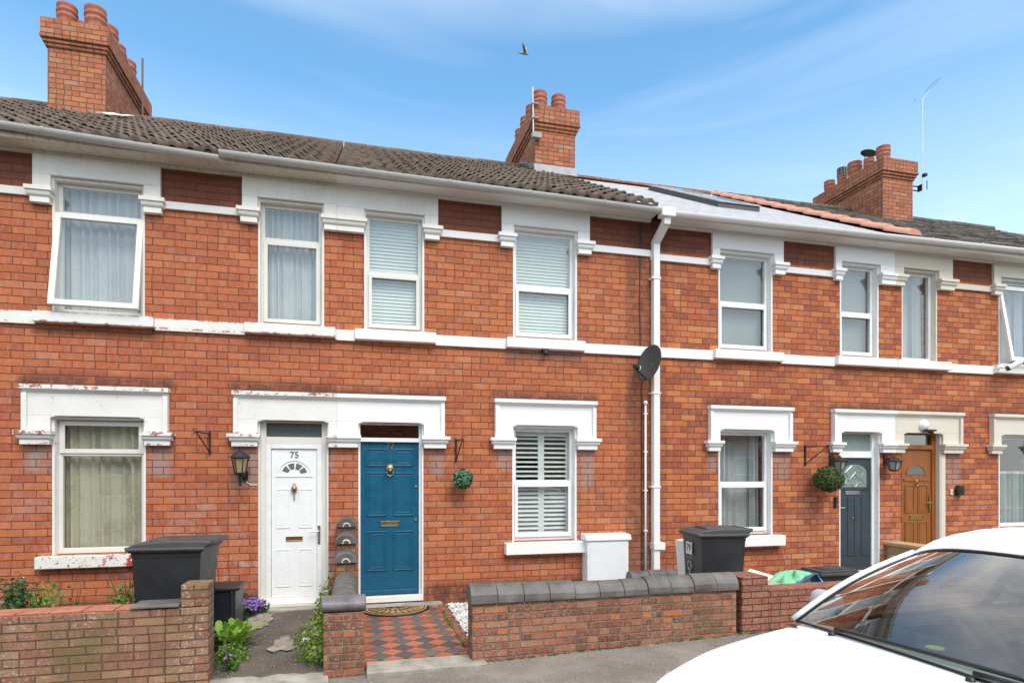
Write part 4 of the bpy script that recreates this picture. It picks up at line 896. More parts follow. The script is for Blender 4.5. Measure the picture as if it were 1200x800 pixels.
# --- chimneys
def potrow(xc, y0, n, dx=.2, dy=.46): return [(xc+k*dx, y0+.24+i*dy, 1-.04*((i+(k > 0)) % 2)) for i in range(n) for k in (-1, 1)]
cA = chimney(hA, -4.445, 3.9, 6.0, 9.10, 8.66, [(px, py, s_*1.12) for px, py, s_ in potrow(-4.46, 3.9, 4, .215)], flash=False)
cB = chimney(hB, 3.885, 3.9, 6.0, 8.93, 8.47, potrow(3.83, 3.9, 4, .20))
cD = chimney(hD, 12.32, 3.9, 6.0, 8.98, 8.55, [(12.15, 4.15+i*.42, (1.05, .8, 1.1, .75, .9)[i]) for i in range(5)], w=.86, flash=False)
mb = MB(); mb.lathe([(0, .05), (.1, .045), (.19, .0), (.185, -.01), (0, .02)], (12.15, 4.57, 9.47), 20, Matrix.Rotation(radians(14), 3, 'Y') @ Matrix.Rotation(radians(10), 3, 'X'))
for t in range(3): mb.tube([(12.15+.09*cos(t*2.1), 4.57+.09*sin(t*2.1), 9.28), (12.15+.09*cos(t*2.1), 4.57+.09*sin(t*2.1), 9.48)], .008)
mb.build('cowl', 'black', cD)
mb = MB()
for i in range(10): a_ = 2*pi*i/10; mb.box(12.15+.10*cos(a_)-.018, 12.15+.10*cos(a_)+.018, 5.41+.10*sin(a_)-.018, 5.41+.10*sin(a_)+.018, 9.26, 9.50)
mb.lathe([(0, .02), (.12, .0), (.12, -.02)], (12.15, 5.41, 9.50), 16); mb.build('cowl', simple('cowl_metal', (.14, .13, .09), .6), cD)
# white cement patch beside left stack
mb = MB(); mb.grid(lambda u, v: (-3.98+.40*u, 3.35+.50*v, zr(3.35+.50*v)+.085+.01*sin(u*9)), 4, 4); mb.build('roof_patch', 'whitepatch', hA, solid=.01)
# ragged mortar fillet left of the middle stack
mb = MB(); r_ = random.Random(8)
for i in range(16):
    yy = 4.0+i*.055; xx = 3.44; h_ = r_.uniform(.06, .16); mb.poly([(xx-.06, yy-.03, zr(yy)+.03), (xx+.0, yy+.03, zr(yy)+.04), (xx+.02, yy, zr(yy)+.03+h_)]); mb.poly([(xx-.16, yy-.03, zr(yy)+.035), (xx+.0, yy-.03, zr(yy)+.06), (xx+.0, yy+.05, zr(yy)+.06), (xx-.14, yy+.04, zr(yy)+.035)])
mb.build('mortar_fillet', 'mortar', hB)

# ------------------------------------------------------------ drain pipes, cables, dish and wall furniture
t = thing('downpipe', 'white plastic downpipe on the wall between the blue-door house and the grey-slate house', 'drainpipe', (4.005, -.07, 0))
mb = MB(); PW = .052
def sqtube(mb, pts, w):
    for (a_, b_) in zip(pts[:-1], pts[1:]):
        a_ = Vector(a_); b_ = Vector(b_); d = b_-a_; ln = d.length; q = d.to_track_quat('Z', 'X').to_matrix().to_4x4(); mb.tbox(Matrix.Translation(a_) @ q, -w, w, -w, w, -.01, ln+.01)
sqtube(mb, [(4.005, -.06, -.05), (4.005, -.06, 4.86)], .047); mb.build('pipe', 'gutterN', t, bevel=.008)
mb = MB(); sqtube(mb, [(4.005, -.061, 4.84), (4.02, -.30, 5.01)], .046); sqtube(mb, [(4.02, -.32, 5.00), (4.02, -.335, 5.09)], .048); mb.build('swan_neck', 'gutterN', t, bevel=.008)
mb = MB(); mb.box(3.92, 4.12, -.415, -.275, 5.075, 5.19); mb.build('gutter_outlet', 'gutterN', t, bevel=.012)
mb = MB(); mb.box(3.95, 4.12, -.13, -.001, .64, .74); mb.build('collar', 'gutterN', t, bevel=.008)
for z in (4.35, 2.78, 1.5): mb = MB(); mb.box(3.93, 4.062, -.114, -.001, z-.012, z+.012); mb.build('pipe_clip', 'gutterN', t, bevel=.002)
t = thing('conduit', 'thin white conduit with a round cap just left of the white downpipe', 'pipe', (3.87, -.03, .1))
mb = MB(); mb.tube([(3.87, -.03, .0), (3.87, -.03, 2.62)], .014, 10); mb.build('pipe', 'gutterN', t, smooth=True); mb = MB(); mb.lathe([(0, -.032), (.022, -.024), (.032, 0), (.022, .024), (0, .032)], (3.87, -.03, 2.65), 14); mb.build('cap', 'gutterN', t, smooth=True)
for z in (.9, 1.45, 1.98, 2.5): mb = MB(); mb.box(3.845, 3.895, -.046, -.001, z-.01, z+.01); mb.build('pipe_clip', 'gutterN', t)
mb = MB(); r_ = random.Random(2); mb.tube([(3.80+.004*sin(i*1.3), -.012, 5.12-i*.28) for i in range(8)]+[(3.79, -.06, 3.1)], .006, 6); tag(mb.build('cable', 'black', loc=(3.8, 0, 3)), 'thin black cable running down from the gutter to the satellite dish', 'cable')
mb = MB(); mb.tube([(3.80, -.06, 3.0), (3.82, -.012, 2.85)]+[(3.822+.002*sin(i*2), -.012, 2.8-i*.25) for i in range(11)], .006, 6); tag(mb.build('cable', 'black', loc=(3.82, 0, 1)), 'thin black cable running down the bricks below the satellite dish', 'cable')
# dish
t = thing('satellite_dish', 'dark grey satellite dish on the white band beside the downpipe', 'satellite dish', (3.86, -.02, 3.08))
N_ = Vector((-.93, -.28, .24)).normalized(); Q = N_.to_track_quat('Z', 'Y').to_matrix(); dc = Vector((3.80, -.30, 3.14))
mb = MB(); rings = [(0, .0), (.08, .006), (.15, .022), (.2, .04), (.235, .056), (.238, .052), (.2, .034), (.1, .004), (0, -.006)]
mb.lathe(rings, tuple(dc-N_*.03), 36, Q @ Matrix.Diagonal((.93, 1.07, 1))); d_ = mb.build('reflector', 'mesh', t, smooth=True)
low = dc+Q @ Vector((0, -.22, .02)); lnb = dc+N_*.26+Vector((0, 0, -.13))
if low.z > dc.z: low = dc+Q @ Vector((0, .22, .02))
mb = MB(); mb.tube([tuple(low), tuple(lnb+Vector((0, 0, -.03)))], .012, 8); mb.tube([tuple(dc-N_*.03), (3.87, -.12, 3.06), (3.87, -.005, 3.06)], .018, 8); mb.box(3.83, 3.91, -.02, -.001, 2.98, 3.14); mb.build('arm', 'black', t)
mb = MB(); mb.tube([tuple(lnb+N_*.03), tuple(lnb-N_*.05)], .032, 12); mb.build('receiver', 'black', t); mb = MB(); mb.lathe([(0, 0), (.034, 0), (.034, .012), (0, .012)], tuple(lnb-N_*.06), 14, Q); mb.build('receiver_cap', 'gutterN', t)
# meter box
t = thing('meter_box', 'white gas meter box standing against the wall below the shuttered window', 'meter box', (3.25, -.1, .15))
mb = MB(); mb.box(2.955, 3.54, -.20, -.001, .12, .80); mb.build('cabinet', 'upvc', t, bevel=.012)
mb = MB(); mb.box(2.985, 3.51, -.208, -.201, .15, .775); mb.build('door', simple('meter_door', (.74, .76, .78), .4, var=.03), t, bevel=.004)
mb = MB(); mb.prism([(-.225, .80), (-.225, .83), (-.19, .875), (-.001, .885), (-.001, .80)], 2.93, 3.57, 'x'); mb.build('hood', 'upvc', t, bevel=.008)
# hanging basket brackets
def bracket(x, ztop, h, ax, ay, label):
    t = thing('wall_bracket', label, 'bracket', (x, 0, ztop), 'scrolled iron brackets on the front walls')
    mb = MB(); mb.box(x-.010, x+.010, -.02, -.001, ztop-h, ztop); mb.tube([(x, -.02, ztop-.03), (x+ax, ay, ztop-.02), (x+ax*1.12, ay*1.1, ztop-.045)], .008, 8); mb.tube([(x, -.02, ztop-h+.02), (x+ax*.9, ay*.9, ztop-.03)], .007, 8); mb.tube([(x+ax+.018*cos(a_/2), ay, ztop+.0+.018*sin(a_/2)) for a_ in range(0, 11)], .006, 6)
    mb.build('arm', 'black', t); return t
bracket(-1.61, 2.17, .26, -.10, -.24, 'small black iron bracket on the wall between the lace-curtained window and the white door')
bracket(1.25, 2.13, .30, .06, -.20, 'small black iron bracket on the wall right of the blue door')
bracket(6.47, 2.10, .30, .20, -.26, 'small black iron bracket on the wall left of the anthracite door')
def ball(x, y, z, rx, rz, mat, label, hang, n, leaf, seed):
    t = thing('topiary_ball', label, 'topiary ball', (x, y, z)); r = random.Random(seed); mb = MB(); leaves(mb, n, (x, y, z), (rx, rx, rz), leaf, r, .72); mb.build('foliage', mat, t)
    mb = MB(); mb.lathe([(0, -rz*.8), (rx*.5, -rz*.68), (rx*.8, 0), (rx*.5, rz*.68), (0, rz*.8)], (x, y, z), 14); mb.build('core', 'leafdark', t, smooth=True)
    mb = MB(); mb.tube([(x, y, z+rz*.8), hang], .003, 6); mb.build('wire', 'black', t)
ball(1.31, -.17, 1.615, .125, .125, 'leafart', 'small bright green artificial topiary ball hanging right of the blue door', (1.31, -.2, 2.09), 900, .042, 5)
ball(6.67, -.25, 1.60, .21, .19, 'leafball', 'larger olive green topiary ball hanging beside the anthracite door', (6.67, -.25, 2.07), 2600, .03, 6)
# lanterns
def lantern(x, y, z, h, w, glassm, label, down=True):
    t = thing('wall_lantern', label, 'wall light', (x, 0, z), 'black wall lanterns by the doors')
    mb = MB(); n = 6
    mb.lathe([(w*.52, 0), (w*.62, .008), (w*.2, h*.22), (w*.1, h*.25), (w*.1, h*.30), (0, h*.33)], (x, y, z), 6); mb.build('roof', 'black', t)
    mb = MB()
    for i in range(6):
        a_ = 2*pi*i/6; mb.tube([(x+w*.48*cos(a_), y+w*.48*sin(a_), z), (x+w*.30*cos(a_), y+w*.30*sin(a_), z-h*.5)], .006, 6)
    mb.lathe([(0, -h*.58), (w*.2, -h*.56), (w*.33, -h*.5), (w*.33, -h*.48)], (x, y, z), 12)
    if down: mb.lathe([(0, -h*.95), (w*.07, -h*.9), (w*.12, -h*.62), (0, -h*.55)], (x, y, z), 10)
    mb.tube([(x, y, z-h*.55), (x+.03, -.07, z-h*.6), (x+.03, -.01, z-h*.55)] if down else [(x, y, z+h*.2), (x, -.06, z+h*.18), (x, -.01, z+.02)], .012, 8); mb.box(x-.03+.03*down, x+.03+.03*down, -.025, -.001, z-h*.75 if down else z-.05, z-h*.42 if down else z+.1); mb.build('frame', 'black', t)
    mb = MB(); mb.lathe([(w*.44, -.002), (w*.27, -h*.48)], (x, y, z), 6); mb.build('glass', glassm, t)
    return t
tl = lantern(-1.26, -.16, 1.86, .34, .19, 'amber', 'black wall lantern with amber glass beside the white door')
mb = MB(); mb.tube([(-1.22, -.02, 1.66), (-1.21, -.01, 1.58), (-1.17, -.008, 1.55), (-1.10, -.008, 1.55)], .006, 6); mb.build('wire', 'plate', tl)
lantern(6.93, -.17, 1.86, .26, .21, 'clearlant', 'black wall lantern between the olive topiary ball and the anthracite door', False)
lantern(7.92, -.17, 1.86, .26, .21, 'clearlant', 'black wall lantern on the brick pier between the anthracite door and the oak door', False)
t = thing('security_light', 'white round security light on the cream lintel above the oak door', 'light', (8.62, -.1, 2.42))
mb = MB(); mb.lathe([(0, .07), (.05, .063), (.08, .035), (.085, 0)], (8.60, -.056, 2.43), 20, Matrix.Rotation(pi/2, 3, 'X')); mb.build('cover', 'upvc', t, smooth=True); mb = MB(); mb.box(8.58, 8.76, -.15, -.056, 2.335, 2.362); mb.tube([(8.66, -.10, 2.33), (8.68, -.16, 2.31)], .02, 10); mb.build('sensor', 'black', t)
t = thing('doorbell', 'small black video doorbell beside the anthracite door', 'doorbell', (7.02, 0, 1.25)); mb = MB(); mb.box(6.98, 7.03, -.035, -.001, 1.17, 1.33); mb.build('housing', 'black', t, bevel=.006); mb = MB(); mb.lathe([(0, .005), (.012, .004), (.013, 0)], (7.005, -.035, 1.21), 14, Matrix.Rotation(pi/2, 3, 'X')); mb.build('button', 'steel', t)
mb = MB(); mb.box(6.99, 7.04, -.045, -.001, 1.56, 1.66); mb.box(7.0, 7.03, -.052, -.045, 1.58, 1.64); tag(mb.build('key_safe', 'black', bevel=.006, loc=(7.0, 0, 1.6)), 'small black box on the wall under the lantern left of the anthracite door', 'box')
t = thing('intercom', 'black keypad on the bricks right of the oak door', 'key safe', (9.35, 0, 1.4)); mb = MB(); mb.prism([(9.29, 1.33), (9.41, 1.33), (9.42, 1.42), (9.40, 1.49), (9.31, 1.49), (9.28, 1.42)], -.07, -.001, 'y'); mb.build('housing', 'black', t, bevel=.008); mb = MB(); mb.box(9.315, 9.385, -.076, -.071, 1.36, 1.45); mb.build('cover', 'trim', t, bevel=.004)
t = thing('doorbell', 'cream bell push between the oak door and the black keypad', 'doorbell', (9.22, 0, 1.4)); mb = MB(); mb.box(9.19, 9.24, -.02, -.001, 1.34, 1.43); mb.build('plate', 'bellw', t, bevel=.004); mb = MB(); mb.lathe([(0, .006), (.01, .004), (.011, 0)], (9.215, -.02, 1.385), 12, Matrix.Rotation(pi/2, 3, 'X')); mb.build('button', 'brass', t)
t = thing('security_camera', 'tiny black camera under the upper sill above the shuttered window', 'camera', (2.42, -.08, 3.28)); mb = MB(); mb.lathe([(0, -.04), (.028, -.03), (.036, 0), (.03, .02), (.02, .03)], (2.42, -.075, 3.255), 16); mb.build('dome', 'black', t, smooth=True); mb = MB(); mb.box(2.385, 2.455, -.09, -.001, 3.27, 3.30); mb.build('bracket', 'black', t)
t = thing('security_camera', 'white bullet camera at the left end of the far right upper sill', 'camera', (10.1, -.1, 3.45)); mb = MB(); mb.tube([(10.28, -.30, 3.46), (10.12, -.22, 3.36)], .045, 14); mb.build('body', 'upvc', t); mb = MB(); mb.tube([(10.118, -.219, 3.359), (10.10, -.21, 3.35)], .04, 14); mb.build('lens', 'black', t); mb = MB(); mb.tube([(10.22, -.27, 3.40), (10.08, -.16, 3.38), (10.06, -.02, 3.38)], .015, 8); mb.build('bracket', 'upvc', t)
# masts
mb = MB(); mb.tube([(-3.80, 5.0, 8.1), (-3.80, 5.0, 9.36)], .017, 8); tag(mb.build('mast', simple('rusty_mast', (.16, .10, .08), .7), loc=(-3.8, 5, 8.1)), 'plain thin rusty mast standing on the ridge right of the left chimney', 'mast')
t = thing('aerial', 'white aerial pole strapped to the corner of the middle chimney stack', 'aerial', (3.42, 3.86, 8.4)); mb = MB(); mb.tube([(3.40, 3.80, 8.32), (3.38, 3.78, 9.22)], .013, 8); mb.build('pole', 'plate', t); mb = MB(); mb.box(3.38, 3.56, 3.78, 3.87, 8.26, 8.36); mb.build('clamp', 'lead', t)
for z in (8.62, 8.9): MB().box(3.36, 3.50, 3.76, 3.895, z, z+.02).build('clamp', 'lead', t)
t = thing('aerial', 'tall thin aerial mast with a bent arm on the right chimney stack', 'aerial', (12.9, 3.8, 8.3)); mb = MB(); mb.tube([(12.92, 3.80, 8.25), (12.92, 3.80, 10.45)], .010, 8); mb.tube([(12.92, 3.80, 10.42), (13.12, 3.75, 10.72), (13.24, 3.72, 10.86)], .004, 6)
mb.build('mast', 'steel', t); mb = MB()
for i in range(5): mb.tube([(13.08+i*.05, 3.62, 10.68+i*.06), (13.10+i*.05, 3.90, 10.70+i*.06)], .004, 5)
mb.tube([(12.72, 3.8, 10.34), (12.66, 3.78, 10.42)], .006, 5); mb.tube([(12.92, 3.8, 10.38), (12.7, 3.8, 10.36)], .004, 5); mb.build('antenna', 'steel', t); mb = MB(); mb.box(12.76, 12.94, 3.90, 3.92, 8.33, 8.35); mb.box(12.76, 12.94, 3.90, 3.92, 8.43, 8.45); mb.box(12.90, 12.94, 3.80, 3.92, 8.32, 8.46); mb.tube([(12.96, 3.72, 8.30), (12.96, 3.72, 8.50)], .01); mb.box(12.90, 12.98, 3.72, 3.80, 8.62, 8.68); mb.build('bracket', 'black', t)

# bird
bx, by, bz = 5.4, 11.6, 15.4
t = thing('bird', 'small grey bird gliding in the blue sky above the middle chimney', 'bird', (bx, by, bz))
mb = MB(); mb.tube([(bx-.22, by, bz+.0), (bx-.12, by, bz-.01), (bx, by, bz), (bx+.08, by, bz+.0), (bx+.13, by, bz-.01), (bx+.15, by, bz-.015)], [.008, .03, .045, .035, .025, .004], 10); mb.build('body', 'feather', t, smooth=True)
for nm, q in (('wing', [(bx-.02, by, bz+.03), (bx+.06, by-.02, bz+.03), (bx+.11, by+.1, bz+.26), (bx+.07, by+.12, bz+.31), (bx+.02, by+.05, bz+.15)]), ('wing', [(bx-.03, by-.02, bz+.01), (bx+.06, by-.05, bz+.01), (bx-.08, by-.3, bz+.03), (bx-.20, by-.42, bz+.05), (bx-.12, by-.22, bz+.02)])):
    mb = MB(); mb.poly(q); mb.build(nm, 'feather', t, solid=.012)

# ------------------------------------------------------------ garden walls
FY = -2.43
rw_ = random.Random(21)
# left wall
t = thing('garden_wall', 'low buff brown brick wall at the left with a raised brick end', 'garden wall', (-4, FY+.1, 0))
mb = MB(); mb.box(-6.5, -1.42, FY, FY+.215, -.3, .640); mb.box(-1.419, -1.115, FY, FY+.216, -.3, .642)
mb.box(-1.31, -1.115, FY, FY+.216, .643, .82); mb.build('brickwork', 'gardenA', t, bevel=.008)
mb = MB(); x = -6.5
while x < -1.72: mb.box(x, x+.208, FY+.01, FY+.21, .641, .652+rw_.uniform(0, .005)); x += .215
mb.build('top_course', 'copingR', t, bevel=.004)
mb = MB(); mb.box(-1.66, -1.32, FY-.02, FY+.23, .653, .672); mb.build('slate_cap', 'coping', t, bevel=.004)
# stepped dividing wall between the two doors
t = thing('garden_wall', 'stepped dividing wall of half-round coping between the white door path and the tiled path', 'garden wall', (-.09, -1.3, 0))
PXC = -.085
mb = MB(); steps = [(-.30, -.003, 1.06), (-.62, -.301, .90), (-.98, -.621, .74), (-2.2, -.981, .535)]
for y0, y1, z in steps: mb.box(PXC-.105, PXC+.105, y0, y1, -.3, z)
mb.box(-.245, .082, FY, -2.201, -.3, .53); mb.build('brickwork', 'gardenB', t, bevel=.008)
def coping_y(mb, xc, y0, y1, z, r, z2=None):
    pr = [(xc+r*cos(a_*pi/12), z+r*.95*sin(a_*pi/12)) for a_ in range(13)]
    mb.prism(pr, y0, y1, 'y')
mb = MB()
for i, (y0, y1, z) in enumerate(steps[:3]): coping_y(mb, PXC, y0-.035, y1-.02 if i else y1-.003, z, .118)
yy = -.99
for i in range(6):
    y2 = yy-.2; coping_y(mb, PXC, y2+.004, yy, .535, .118+rw_.uniform(-.003, .003)); yy = y2
mb.build('coping', 'coping', t, bevel=.008)
mb = MB()
for (y0, y1, z) in steps[:3]:
    pts = [(PXC+.038*cos(a_*pi/10), y0-.037, z+.008+.038*sin(a_*pi/10)) for a_ in range(11)]; mb.tube(pts, .011, 8)
mb.build('coping_end', 'beige', t)
mb = MB(); pr = [(FY+.115+.128*cos(a_*2*pi/24), .588+.068*sin(a_*2*pi/24)) for a_ in range(24)]; mb.prism(pr, -.262, .098, 'x'); mb.build('pier_cap', 'copingP', t, bevel=.012)
# right-hand wall of the blue-door house
t = thing('garden_wall', 'old red brick wall with long blue grey half-round coping in front of the shuttered window', 'garden wall', (2.3, FY+.1, 0))
mb = MB(); n_ = 10
mb.box(1.0, 3.64, FY, FY+.215, -.3, .555); mb.build('brickwork', 'gardenB', t, bevel=.012)
mb = MB(); r_ = random.Random(31); halfround(mb, .985, 3.655, FY+.108, .575, .128, seg=.243, gap=.003, rnd=r_, tilt=lambda x: .012*sin(x*2.2)-.008*(x-2)); mb.build('coping', 'coping', t, bevel=.006)
mb = MB(); mb.box(.99, 3.65, FY+.005, FY+.21, .545, .574); mb.build('mortar_bed', 'mortar', t)
# short low wall stub
t = thing('garden_wall', 'short low stub of wall with grey coping behind the long coped wall', 'garden wall', (3.75, -.5, 0))
mb = MB(); mb.box(3.40, 4.13, -.62, -.42, -.3, .33); mb.build('brickwork', 'gardenB', t); mb = MB(); halfround(mb, 3.39, 4.14, -.52, .335, .11, seg=.25, gap=.006, rnd=r_); mb.build('coping', 'coping', t, bevel=.005)
# wall of the anthracite-door house
t = thing('garden_wall', 'red brick wall with a square end pier partly behind the white car', 'garden wall', (5, FY+.1, 0))
mb = MB(); mb.box(3.70, 4.0, FY, FY+.32, -.2, .665); mb.box(4.001, 6.75, FY, FY+.215, -.2, .508); mb.build('brickwork', 'gardenC', t, bevel=.008)
mb = MB(); x = 4.003
while x < 6.6: mb.box(x, x+.105, FY-.004, FY+.219, .509, .535); x += .1085
mb.build('top_course', 'capbrick', t, bevel=.005)
# wall of the oak-door house
t = thing('garden_wall', 'red brick wall seen through the windows of the white car', 'garden wall', (10.5, FY+.1, 0)); mb = MB(); mb.box(9.2, 12.2, FY, FY+.215, -.2, .56); mb.box(8.9, 9.199, FY, FY+.3, -.2, .70); mb.build('brickwork', 'gardenC', t, bevel=.008)
# timber clad dividing wall
t = thing('timber_screen', 'pale timber clad divider between the anthracite and oak doors', 'screen', (8.05, -1, 0))
mb = MB()
for i in range(4): mb.box(7.96, 8.16, -2.1, -.004, .08+i*.125, .08+i*.125+.12)
mb.build('board', 'pine', t, bevel=.004); mb = MB(); mb.box(7.90, 8.22, -2.13, -.002, .582, .63); mb.build('capping', 'pine', t, bevel=.005)
mb = MB(); mb.box(7.86, 7.955, -.36, -.24, .30, .44); mb.tube([(7.90, -.37, .34), (7.90, -.40, .38)], .03, 12); tag(mb.build('outdoor_lamp', 'black', bevel=.01, loc=(7.9, -.3, .3)), 'small black lamp box fixed at the end of the timber divider', 'light')

# ------------------------------------------------------------ door mat, bins, bags
t = thing('door_mat', 'half-moon coir mat with black border on the tiled path at the blue door', 'door mat', (.47, -.32, .06))
def half(r, k=1.05, n=30, yb=-.20): return [(.47+r*cos(pi+pi*i/n), yb+r*k*sin(pi+pi*i/n)) for i in range(n+1)]
mb = MB(); mb.prism(half(.42), .063, .074, 'z'); mb.build('border', 'black', t); mb = MB(); mb.prism([(x, y-.012) for x, y in half(.385)], .0745, .079, 'z'); mb.build('coir', 'coir', t)
mb = MB(); r_ = random.Random(4)
for k, rr in ((0, .36), (1, .31), (2, .16)): pts = half(rr); mb.tube([(x, y-.016, .081) for x, y in pts], .0045 if k else .007, 5)
for i in range(11):
    a_ = pi+pi*(i+.5)/11; mb.tube([(.47+q*cos(a_)+.012*sin(q*60), -.212+q*1.05*sin(a_), .081) for q in (.17, .21, .25, .30)], .0065, 5)
for i in range(7):
    a_ = pi+pi*(i+.5)/7; mb.tube([(.47+q*cos(a_), -.212+q*1.05*sin(a_), .081) for q in (.03, .09, .14)], .006, 5)
mb.build('pattern', 'black', t)

def wheelie(name, label, x, y, z, w, d, h, rz, print_=False, group='black wheeled bins in the front gardens'):
    """front faces local -x; hinge and wheels at +x. w: size in y, d: size in x"""
    t = thing(name, label, 'wheelie bin', (x, y, z), group, rz)
    mb = MB(); T = Matrix.Identity(4)
    def sec(zz, k, kx): return [(-d/2*kx, -w/2*k), (d/2*(kx*.98), -w/2*k), (d/2*(kx*.98), w/2*k), (-d/2*kx, w/2*k)]
    lv = [(.05, .80, .80), (.35*h, .86, .86), (h*.86, .95, .95), (h*.86+.001, .96, .96), (h*.90, .97, .97), (h*.905, 1.03, 1.03), (h*.935, 1.03, 1.03)]
    n0 = 0
    for (zz, k, kx) in lv:
        for (a_, b_) in sec(zz, k, kx): mb.v.append((x+a_, y+b_, z+zz))
    for i in range(len(lv)-1):
        for j in range(4): q = (j+1) % 4; mb.f.append((i*4+j, i*4+q, i*4+4+q, i*4+4+j))
    mb.f.append((3, 2, 1, 0)); m = (len(lv)-1)*4; mb.f.append((m, m+1, m+2, m+3))
    L_ = []
    L_.append(mb.build('body', 'blackpl', t, bevel=.022))
    mb = MB(); zt = z+h*.937
    prof = [(-d/2*1.14, zt-.012), (-d/2*1.14, zt+.012), (-d/2*1.02, zt+.022), (-d/2*.86, zt+.045), (-d*.05, zt+.062), (d/2*.9, zt+.062), (d/2*1.12, zt+.058), (d/2*1.2, zt+.05), (d/2*1.2, zt+.03), (d/2*1.05, zt-.0)]
    prof = [(x+a_, b_) for a_, b_ in prof]; ww = w/2*1.06
    n_ = len(mb.v); k = len(prof)
    mb.prism(prof, y-ww*.96, y+ww*.96, 'y'); mb.box(x-d/2*1.1, x+d/2*1.08, y-ww*1.02, y+ww*1.02, zt-.022, zt+.008)
    mb.box(x-d*.30, x-d*.02, y-w*.30, y+w*.30, zt+.040, zt+.072)
    L_.append(mb.build('lid', 'lidpl', t, bevel=.014)); mb = MB(); mb.tube([(x+d/2*1.22, y-w*.44, zt+.03), (x+d/2*1.25, y-w*.44, zt+.045), (x+d/2*1.25, y+w*.44, zt+.045), (x+d/2*1.22, y+w*.44, zt+.03)], .016, 10); L_.append(mb.build('handle', 'blackpl', t))
    for s_ in (-1, 1):
        mb = MB(); mb.lathe([(0, .025), (.08, .025), (.1, .015), (.1, -.015), (.08, -.025), (0, -.025)], (x+d*.36, y+s_*w*.46, z+.1), 20, Matrix.Rotation(pi/2, 3, 'X')); L_.append(mb.build('wheel', 'rubber', t, smooth=True))
    if print_:
        fx = x-d/2*.955-.004; tl = Matrix.Rotation(-pi/2, 3, 'Z') @ Matrix.Rotation(pi/2, 3, 'X')
        mb = MB(); mb.box(fx-.008, fx, y-.02, y+.13, z+h*.70, z+h*.835); L_.append(mb.build('sticker', 'plate', t))
        L_.append(text('printed_number', '79', .115, (fx-.011, y+.055, z+h*.768), tl, 'ink', t, .001))
        L_.append(text('printed_lettering', '- - - - -', .05, (fx-.006, y+.055, z+h*.665), tl, 'decal', t, .001))
        mb = MB(); cz = z+h*.575
        for a0 in (0, 2.1, 4.2): mb.tube([(fx+.002, y+.055+.045*cos(a0+q*.4), cz+.05*sin(a0+q*.4)) for q in range(5)], .007, 6)
        mb.tube([(fx+.003, y+.055, cz-.05), (fx+.006, y+.055, cz-.085)], .007, 6); L_.append(mb.build('printed_emblem', 'decal', t))
    return t
wheelie('wheelie_bin', 'large black wheelie bin behind the buff brick wall below the lace-curtained window', -1.60, -1.38, .0, .56, .60, 1.09, radians(-4))
wheelie('wheelie_bin', 'black wheelie bin with a numbered white sticker beside the white downpipe', 3.98, -1.50, .045, .50, .55, 1.03, radians(-6), True)
# caddy beside the left bin
t = thing('recycling_box', 'small upright black box between the large wheelie bin and the white door path', 'recycling box', (-1.22, -.95, .03))
mb = MB(); mb.prism([(-1.44, -1.12), (-1.15, -1.12), (-1.12, -.80), (-1.46, -.80)], .03, .53, 'z'); mb.build('body', simple('navy_plastic', (.012, .016, .026), .35), t, bevel=.02); mb = MB(); mb.box(-1.47, -1.10, -1.15, -.78, .525, .565); mb.box(-1.19, -1.16, -1.145, -1.12, .06, .52); mb.build('lid', 'blackpl', t, bevel=.012)
# box of the anthracite-door house
t = thing('recycling_box', 'black lidded recycling box with white lettering near the anthracite door', 'recycling box', (6.1, -.8, .08))
mb = MB(); z0_, z1_ = .08, .36
for zz, k in ((z0_, .86), (z1_-.03, .96), (z1_-.029, 1.0), (z1_, 1.0)):
    for a_, b_ in ((-1, -1), (1, -1), (1, 1), (-1, 1)): mb.v.append((6.15+a_*.31*k, -.84+b_*.215*k, zz))
for i in range(3):
    for j in range(4): q = (j+1) % 4; mb.f.append((i*4+j, i*4+q, i*4+4+q, i*4+4+j))
mb.f.append((3, 2, 1, 0)); mb.f.append((12, 13, 14, 15)); mb.build('body', 'blackpl', t, bevel=.02)
mb = MB(); mb.box(5.82, 6.48, -1.075, -.605, .355, .392); mb.box(5.86, 6.44, -1.03, -.65, .392, .415); mb.box(5.99, 6.31, -.96, -.72, .415, .428); mb.build('lid', 'lidpl', t, bevel=.015)
text('printed_lettering', 'Onecycle', .062, (6.28, -1.062, .245), FRONT, 'plate', t, .002); text('printed_lettering', 'for recycling', .024, (6.31, -1.060, .185), FRONT, 'plate', t, .002)
def rag(name, label, cat, c, r, mat, seed, flat=.6, mats=None, rz=0, ph=0):
    r_ = random.Random(seed); p1, p2, p3 = [r_.uniform(0, 6) for _ in range(3)]
    mb = MB()
    def fn(u, v):
        a_ = 2*pi*u; e = v*pi/2; k = 1+.10*sin(3*a_+p1)+.07*sin(7*a_+p2+v*3)+.05*sin(11*a_+p3)
        zz = sin(e)**flat; return (c[0]+r[0]*k*cos(e)*cos(a_+rz), c[1]+r[1]*k*cos(e)*sin(a_+rz), c[2]+r[2]*zz*(1+.08*sin(5*a_+v*9+p3))+.01*sin(23*a_+v*17)*cos(e))
    mb.grid(fn, 48, 14); return tag(mb.build(name, mat, smooth=True, loc=c), label, cat)
rag('green_sack', 'crumpled green plastic sack lying behind the red brick wall', 'sack', (4.72, -1.93, .05), (.50, .28, .53), 'greenbag', 3, .8)
mb = MB(); mb.grid(lambda u, v: (4.60+.30*u+.03*sin(v*5), -2.19+.10*v, .46+.15*sin(u*pi)*(1-.3*v)+.02*sin(u*14)), 14, 6); tag(mb.build('blue_sheet', 'bluebag', solid=.006, smooth=True, loc=(4.75, -2.2, .46)), 'folded blue plastic sheet on the green sack', 'sheet')
